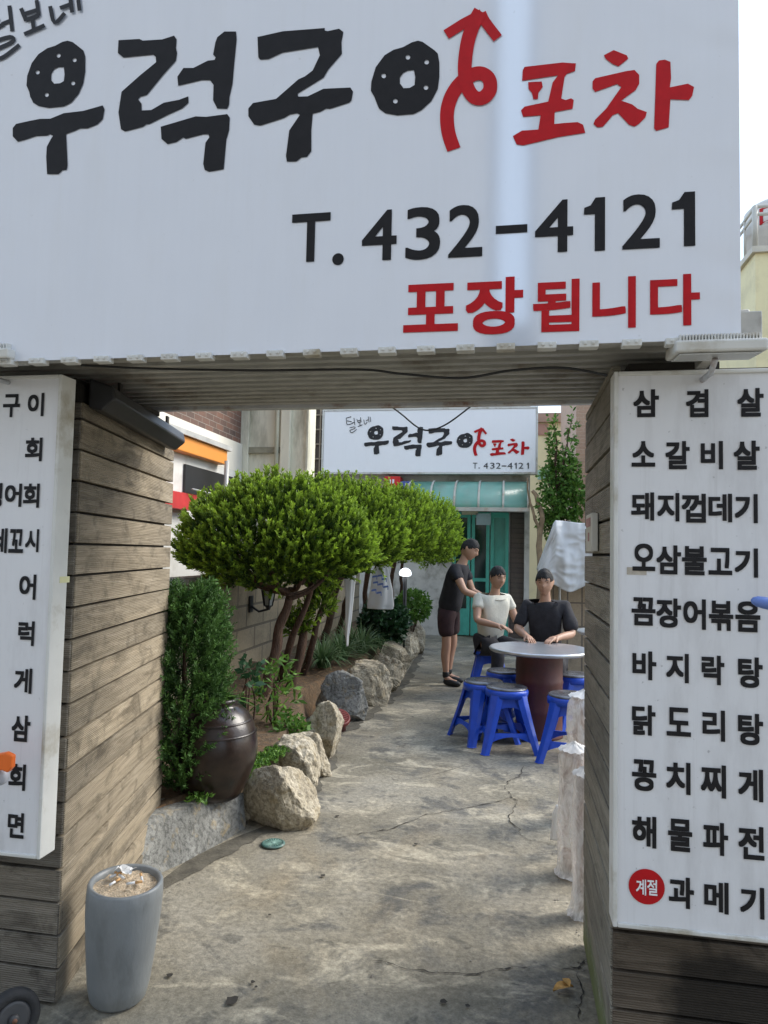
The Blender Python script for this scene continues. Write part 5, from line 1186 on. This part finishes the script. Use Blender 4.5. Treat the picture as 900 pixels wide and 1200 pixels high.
def make_stool(loc, label):
    t = thing('plastic_stool', loc, label, 'stool', 'blue plastic stools'); b = Vector(loc); Hs = .46
    ts, bs = .125, .185      # half widths top, bottom
    def half(z): return ts+(bs-ts)*(1-z/Hs)
    # rim with shallow skirt
    mb = MB(); mb.lathe(b, [(.10,Hs-.05),(.165,Hs-.06),(.168,Hs-.02),(.16,Hs-.004),(.10,Hs-.004)], 40); mb.build('rim', M['bluep'], t)
    mb = MB(); mb.lathe(b, [(.001,Hs-.006),(.157,Hs-.006),(.161,Hs+.004),(.150,Hs+.012),(.03,Hs+.010),(.001,Hs+.006)], 40)
    sm, N, L, P = (M.get('seatm') or [None]*4) if False else (None,)*4
    mb.build('seat_top', M['seat'], t)
    for k in range(4):
        a = math.pi/4+k*math.pi/2; dx, dy = math.cos(a), math.sin(a); mb = MB(); V = []
        rt = .15; rb = .295
        for i in range(7):
            z = (Hs-.03)*(1-i/6); rr = rt+(rb-rt)*(i/6)**1.15; wd = .088-.036*i/6; th = .018
            o = b+Vector((dx*rr, dy*rr, z)); s = Vector((-dy, dx, 0))
            V += [o-s*wd*.75-Vector((dx,dy,0))*th, o-s*wd*.35+Vector((dx,dy,0))*th*.7, o+s*wd*.35+Vector((dx,dy,0))*th*.7, o+s*wd*.75-Vector((dx,dy,0))*th]
        mb.add(V, [(4*i+j, 4*i+(j+1) % 4, 4*i+4+(j+1) % 4, 4*i+4+j)[::-1] for i in range(6) for j in range(4)]+[(0,1,2,3)[::-1], (24,25,26,27)])
        mb.build('leg', M['bluep'], t, bevel=.004)
    mb = MB(); mb2 = MB()
    for k in range(4):          # arched aprons low on each side and curved webs under the seat
        a0 = math.pi/4+k*math.pi/2; a1 = a0+math.pi/2
        def pt(a, z): i_ = 1-z/(Hs-.03); rr = .15+.145*max(0, i_)**1.15; return b+Vector((math.cos(a)*rr, math.sin(a)*rr, z))
        for (zt_, zb_, bow) in ((.15, .105, .035), (Hs-.03, Hs-.125, .05)):
            p0, p1, q0, q1 = pt(a0, zt_), pt(a1, zt_), pt(a0, zb_), pt(a1, zb_); V = []; nn = (pt(a0,.2)+pt(a1,.2)-2*b); nn.z = 0; nn.normalize()
            for i in range(13):
                u_ = i/12; e = (2*u_-1)**2
                top_, bot_ = p0.lerp(p1, u_), q0.lerp(q1, u_)+Vector((0,0,-bow*e if zt_ > .2 else (bow*(1-e)-.015-.03*e)))
                V += [top_+nn*.006, bot_+nn*.006, bot_-nn*.006, top_-nn*.006]
            (mb2 if zt_ > .2 else mb).add(V, [(4*i+j, 4*i+(j+1) % 4, 4*i+4+(j+1) % 4, 4*i+4+j)[::-1] for i in range(12) for j in range(4)])
    mb.build('stretcher', M['bluep'], t); mb2.build('apron', M['bluep'], t)
    return t
sm, N, L, P = newmat('worn_grey_seat'); v = N.new('ShaderNodeTexCoord').outputs['Object']; n = nz(N, L, 9, 5, .6, v)
wv = N.new('ShaderNodeTexWave'); wv.wave_type = 'RINGS'; wv.rings_direction = 'Z'; wv.inputs['Scale'].default_value = 12; L.new(v, wv.inputs['Vector'])
L.new(ramp(N, L, n, ((.35, (.05,.05,.055)), (.7, (.22,.22,.24)))), P.inputs['Base Color']); P.inputs['Roughness'].default_value = .25; P.inputs['Metallic'].default_value = .3; bump(N, L, P, wv.outputs['Fac'], .15, .004); M['seat'] = sm
p1 = gnd(593, 880); st0 = make_stool((p1.x, p1.y+.1, 0), 'blue plastic stool at the front, nearest the camera, with dark round seat')
st0.rotation_euler.z = .2
def at_seat(px, py, z=.465): q = gnd(px, py, z); return (q.x, q.y, 0)
q_ = at_seat(567, 798); dup(st0, q_, .5, 'blue plastic stool left of and just behind the nearest stool')
q_ = at_seat(592, 786); dup(st0, q_, .9, 'blue plastic stool between the left stool and the maroon drum')
q_ = at_seat(668, 814); dup(st0, q_, -.15, 'blue plastic stool right of the maroon drum beside the wrapped bundles')
q_ = at_seat(671, 790); dup(st0, q_, .35, 'blue plastic stool behind the right one, seat just showing by the pillar')
seatA = Vector((-.22, 7.85, 0)); dup(st0, seatA, .1, 'blue plastic stool under the seated person in the pale shirt')
seatB = Vector((.34, 6.95, 0)); dup(st0, seatB, .6, 'blue plastic stool under the seated person in black')
# second table edge at far right
p = onY(690, 764, 7.5); t = thing('side_table', (p.x+.25, 7.6, 0), 'white round table top showing past the right pillar', 'table')
mb = MB(); c = Vector((p.x+.25, 7.6, 0)); mb.lathe(c, [(.001,.70),(.33,.70),(.36,.72),(.36,.74),(.001,.745)], 40); mb.build('table_top', M['white_metal'], t)
mb = MB(); mb.lathe(c, [(.2,0),(.2,.03),(.035,.05),(.035,.7)], 20); mb.build('pedestal', M['black_plastic'], t)

# ================================================================== PEOPLE
def skin(name, V, E, mats, parent, root=0, sub=2):
    """V: list (pos, radius or (rx,ry)); continuous skinned surface baked to a mesh"""
    base = wloc(parent); me = bpy.data.meshes.new(name); me.from_pydata([tuple(Vector(p)-base) for p, r in V], E, [])
    o = bpy.data.objects.new(name, me); COL.objects.link(o)
    o.modifiers.new('skin', 'SKIN'); sv = me.skin_vertices[0].data if me.skin_vertices else None
    if sv is None:
        bm = bmesh.new(); bm.from_mesh(me); bm.verts.layers.skin.verify(); bm.to_mesh(me); bm.free(); sv = me.skin_vertices[0].data
    for i, (p, r) in enumerate(V): sv[i].radius = r if isinstance(r, tuple) else (r, r); sv[i].use_root = i == root
    s = o.modifiers.new('sub', 'SUBSURF'); s.levels = s.render_levels = sub
    bpy.context.view_layer.update(); dg = bpy.context.evaluated_depsgraph_get()
    m2 = bpy.data.meshes.new_from_object(o.evaluated_get(dg)); bpy.data.objects.remove(o); bpy.data.meshes.remove(me)
    m2.name = name; m2.materials.clear(); m2.materials.append(mats)
    for p in m2.polygons: p.use_smooth = True
    o = bpy.data.objects.new(name, m2); COL.objects.link(o); o.parent = parent; return o
M['skin'] = pm('skin', (.42,.24,.16), .5, .06, 10); M['lip'] = pm('lip', (.26,.10,.08), .5)
M['hair'] = pm('black_hair', (.009,.008,.008), .75, .3, 60, .5, 150, sc=(1,1,.2))
def person(loc, yaw, J, label, shirt, bottom, bottom_len, shoes, shirt_sleeve=.55, hairlen=0):
    """J: joints in local frame, +x = facing. dict of positions."""
    c, s = math.cos(yaw), math.sin(yaw); L0 = Vector(loc)
    def W(p): p = Vector(p); return L0+Vector((p.x*c-p.y*s, p.x*s+p.y*c, p.z))
    t = thing('person', loc, label, 'person'); V = []; E = []
    def v(p, r): V.append((W(p), r)); return len(V)-1
    def chain(a, pts):
        for p, r in pts: b = v(p, r); E.append((a, b)); a = b
        return a
    pel = v(J['pelvis'], .05); ab = chain(pel, [(Vector(J['pelvis']).lerp(Vector(J['chest']),   .5), .08), (J['chest'], .12)])
    nk = chain(ab, [(Vector(J['chest']).lerp(Vector(J['neck']), .75), .085), (J['neck'], .052)])
    hd = Vector(J['head']); fw = Vector((1,0,0)) if 'look' not in J else Vector(J['look']).normalized(); up = (hd-Vector(J['neck'])).normalized()
    chain(nk, [(hd-up*.06-fw*.015, .05), (hd-fw*.015, .045)])
    for sd in ('l', 'r'):
        sg = 1 if sd == 'l' else -1; sh = J['sh'+sd]; el = J['el'+sd]; wr = J['wr'+sd]
        e = chain(ab, [(sh, .062), (Vector(sh).lerp(Vector(el), .5), .05), (el, .041), (Vector(el).lerp(Vector(wr), .4), .04), (wr, .027)])
        d = (Vector(wr)-Vector(el)).normalized(); pm_ = Vector(wr)+d*.055; pa = chain(e, [(pm_, .03)])
        side = d.cross(Vector((0,0,1))); side = side.normalized() if side.length > .1 else Vector((0,1,0)); dn = Vector((0,0,-1))
        for f, ln in ((-.024,.07),(-.008,.08),(.009,.075),(.025,.058)):
            chain(pa, [(pm_+d*.03+side*f, .0095), (pm_+d*(.03+ln*.55)+side*f*1.1+dn*.012, .0085), (pm_+d*(.03+ln*.9)+side*f*1.1+dn*.035, .007)])
        chain(e, [(Vector(wr)+d*.03-side*.035*sg+dn*.008, .011), (Vector(wr)+d*.065-side*.05*sg+dn*.02, .009)])
        hp = J['hip'+sd]; kn = J['kn'+sd]; an = J['an'+sd]; ft = J['ft'+sd]
        chain(pel, [(hp, .05), (Vector(hp).lerp(Vector(kn), .5), .06), (kn, .057), (Vector(kn).lerp(Vector(an), .35)-Vector((.015,0,0)), .056), (Vector(kn).lerp(Vector(an), .8), .037), (an, .036), (Vector(an).lerp(Vector(ft), .5)-Vector((0,0,.02)), .036), (ft, .026)])
    body = skin('body', V, E, M['skin'], t)
    lat0 = up.cross(fw).normalized(); fwd = lat0.cross(up).normalized(); n_, m_ = 40, 30
    g = lambda a, s_: math.exp(-(a/s_)**2)
    def headp(x_, y_, z_, grow=1.0):
        lat = .078*(1-.30*max(0, -z_-.15)**1.3); f = .098 if x_ > 0 else .102
        bz = z_*(.118 if z_ > 0 else .125)
        bx = x_*f+ (.006*max(0, -z_) if x_ > 0 else -.012*max(0, .3-abs(z_-.2)))
        by = y_*lat
        if grow == 1.0 and x_ > .3:
            bx += .021*g(y_, .17)*g(z_+.12, .16)*(1 if z_ > -.3 else .6)+.006*g(y_, .14)*g(z_-.1, .2)      # nose
            bx += -.011*(g(y_-.40, .18)+g(y_+.40, .18))*g(z_-.12, .11)+.006*g(z_-.30, .09)*g(y_, .6)     # sockets, brow
            bx += .007*g(y_, .26)*(g(z_+.44, .06)+g(z_+.55, .06))-.004*g(y_, .3)*g(z_+.495, .03)+.010*g(y_, .3)*g(z_+.82, .14)
        if grow == 1.0: by += math.copysign(.014*g(x_+.08, .13)*g(z_+.02, .22), y_) if abs(y_) > .6 else 0   # ears
        return hd+up*(.02+bz*grow)+fwd*(bx*grow)+lat0*(by*grow)
    me_ = body.data; bmh = bmesh.new(); bmh.from_mesh(me_); base_ = wloc(t); vv = []
    for a_ in range(m_+1):
        for b_ in range(n_):
            ph = math.pi*a_/m_; th = 6.283185*b_/n_; vv.append(bmh.verts.new(W(headp(math.sin(ph)*math.cos(th), math.sin(ph)*math.sin(th), math.cos(ph)))-base_))
    for a_ in range(m_):
        for b_ in range(n_):
            f_ = bmh.faces.new((vv[a_*n_+b_], vv[(a_+1)*n_+b_], vv[(a_+1)*n_+(b_+1) % n_], vv[a_*n_+(b_+1) % n_])); f_.smooth = True
    bmesh.ops.remove_doubles(bmh, verts=vv, dist=1e-5); bmh.to_mesh(me_); bmh.free()
    # clothing over the body
    def cloth(name, build, mat):
        nonlocal V, E; V = []; E = []; build(); o = skin(name, V, E, mat, t)
        if name in ('shirt', 'shorts', 'trousers'):
            sd0 = loc[0]*7
            for vx in o.data.vertices:
                q = vx.co; vx.co = q+vx.normal*((.016 if name == 'shirt' else .007)*noise.noise(Vector((q.x*9+sd0, q.y*9, q.z*5)))+.007*noise.noise(Vector((q.x*24, q.y*24+sd0, q.z*11))))
        return o
    def shirt_b():
        p = v(Vector(J['pelvis'])+Vector((0,0,-.09 if 'seated' not in J else -.02)), (.175,.165)); a = chain(p, [(Vector(J['pelvis']).lerp(Vector(J['chest']), .5), (.15,.135)), (J['chest'], (.165,.145))])
        chain(a, [(Vector(J['chest']).lerp(Vector(J['neck']), .72), .10)])
        for sd in 'lr': chain(a, [(J['sh'+sd], .08), (Vector(J['sh'+sd]).lerp(Vector(J['el'+sd]), shirt_sleeve*.6), .072), (Vector(J['sh'+sd]).lerp(Vector(J['el'+sd]), shirt_sleeve), .07)])
    cloth('shirt', shirt_b, shirt)
    def bot_b():
        p = v(Vector(J['pelvis'])+Vector((.012,0,.11)), .165); q = chain(p, [(Vector(J['pelvis'])+Vector((0,0,-.02)), (.178,.178))])
        for sd in 'lr':
            hp, kn, an = Vector(J['hip'+sd]), Vector(J['kn'+sd]), Vector(J['an'+sd])
            pts = [(hp, .112), (hp.lerp(kn, .5), .1)]
            if bottom_len <= 1: pts += [(hp.lerp(kn, bottom_len), .094)]
            else: pts += [(kn, .078), (kn.lerp(an, .5), .07), (kn.lerp(an, .92), .06)]
            chain(q, pts)
    cloth('trousers' if bottom_len > 1 else 'shorts', bot_b, bottom)
    for sd in 'lr':
        def shoe_b():
            an, ft = Vector(J['an'+sd]), Vector(J['ft'+sd]); d = (ft-an); d.z = 0; d.normalize()
            a = v(an-d*.035+Vector((0,0,-.045)), (.043,.045)); chain(a, [(an+d*.05+Vector((0,0,-.045)), (.046,.048)), (an+d*.13+Vector((0,0,-.06)), (.045,.036)), (an+d*.185+Vector((0,0,-.065)), (.03,.026))])
        cloth('shoe', shoe_b, shoes)
        def sock_b():
            an, kn = Vector(J['an'+sd]), Vector(J['kn'+sd]); a = v(an+Vector((0,0,-.02)), .044); chain(a, [(an.lerp(kn, .12), .043), (an.lerp(kn, .2), .044)])
        if bottom_len <= 1: cloth('sock', sock_b, shoes)
    S = []; idx = {}; fs = []; n_, m_ = 56, 40
    def hp_(a_, b_):
        ph = math.pi*a_/m_; th = 6.283185*b_/n_; return math.sin(ph)*math.cos(th), math.sin(ph)*math.sin(th), math.cos(ph)
    for a_ in range(m_):
        for b_ in range(n_):
            x_, y_, z_ = hp_(a_+.5, b_+.5)
            if z_ < .08+.52*x_+.22*noise.noise(Vector((x_*5, y_*7, loc[0]*3)))-.06-(.25 if hairlen and x_ < .1 else 0): continue
            f_ = []
            for p_ in ((a_, b_), (a_+1, b_), (a_+1, (b_+1) % n_), (a_, (b_+1) % n_)):
                if p_ not in idx:
                    q_ = hp_(*p_); idx[p_] = len(S); r_ = 1.07+.05*noise.noise(Vector(q_)*3+Vector((loc[0], 0, 0)))+.035*noise.noise(Vector((q_[0]*11, q_[1]*11, q_[2]*3)))
                    S.append(W(headp(*q_, r_)))
                f_.append(idx[p_])
            fs.append(tuple(f_))
    mb = MB(); mb.add(S, fs, 0, None, True); hr = mb.build('hair', M['hair'], t); sol = hr.modifiers.new('thick', 'SOLIDIFY'); sol.thickness = .022; sol.offset = -1
    for sg in (1, -1):
        q = headp(.88, .40*sg, .12); mb = MB(); mb.lathe(W(q-fwd*.003), [(.001,-.0045),(.008,-.003),(.011,0),(.008,.003),(.001,.0045)], 12); mb.build('eye', M['hair'], t)
        mb = MB(); mb.tube([W(headp(.9, .2*sg, .30)+fwd*.003), W(headp(.85, .42*sg, .34)+fwd*.003), W(headp(.76, .6*sg, .30)+fwd*.003)], .003, 6); mb.build('eyebrow', M['hair'], t)
    mb = MB(); mb.tube([W(headp(.84, -.22, -.5)+fwd*.001), W(headp(.86, 0, -.5)+fwd*.003), W(headp(.84, .22, -.5)+fwd*.001)], .003, 6); mb.build('mouth', M['lip'], t)
    return t
charcoal = pm('black_cotton', (.016,.015,.019), .85, .3, 20, .3, 60); maroon_c = pm('dark_maroon_cotton', (.035,.014,.016), .85, .25, 14, .3, 60); pale = pm('pale_shirt_cotton', (.6,.57,.48), .85, .08, 12, .3, 50); blackshoe = pm('black_shoe', (.014,.014,.015), .5, .2)
pf = gnd(524, 801)
J = dict(pelvis=(0,0,.86), chest=(.10,0,1.20), neck=(.17,0,1.40), head=(.24,0,1.535), look=(.85,-.1,-.4),
 shl=(.12,.19,1.32), ell=(.22,.25,1.06), wrl=(.43,.14,.98), shr=(.12,-.19,1.32), elr=(.26,-.25,1.08), wrr=(.48,-.16,1.0),
 hipl=(0,.09,.82), knl=(.03,.11,.46), anl=(-.02,.10,.09), ftl=(.12,.12,.045), hipr=(0,-.09,.82), knr=(.02,-.11,.46), anr=(.02,-.12,.09), ftr=(.16,-.13,.045))
person((pf.x, pf.y, 0), R_(-12), J, 'standing person in black shirt and dark shorts with black shoes leaning toward the table', charcoal, maroon_c, .8, blackshoe)
def seated(): return dict(seated=1, pelvis=(0,0,.55), chest=(.06,0,.89), neck=(.11,0,1.09), head=(.15,0,1.235), look=(1,0,-.25),
 shl=(.06,.18,1.01), ell=(.14,.25,.78), wrl=(.37,.13,.76), shr=(.06,-.18,1.01), elr=(.16,-.25,.80), wrr=(.39,-.12,.76),
 hipl=(.04,.1,.53), knl=(.43,.15,.52), anl=(.40,.15,.09), ftl=(.53,.16,.045), hipr=(.04,-.1,.53), knr=(.43,-.15,.52), anr=(.40,-.15,.09), ftr=(.53,-.16,.045))
person(seatB, R_(-100), seated(), 'seated person in black with black hair behind the steel topped table', charcoal, charcoal, 2, blackshoe, .95)
person(seatA, R_(-58), seated(), 'seated person in a pale shirt beside the standing person', pale, charcoal, 2, blackshoe, .5)
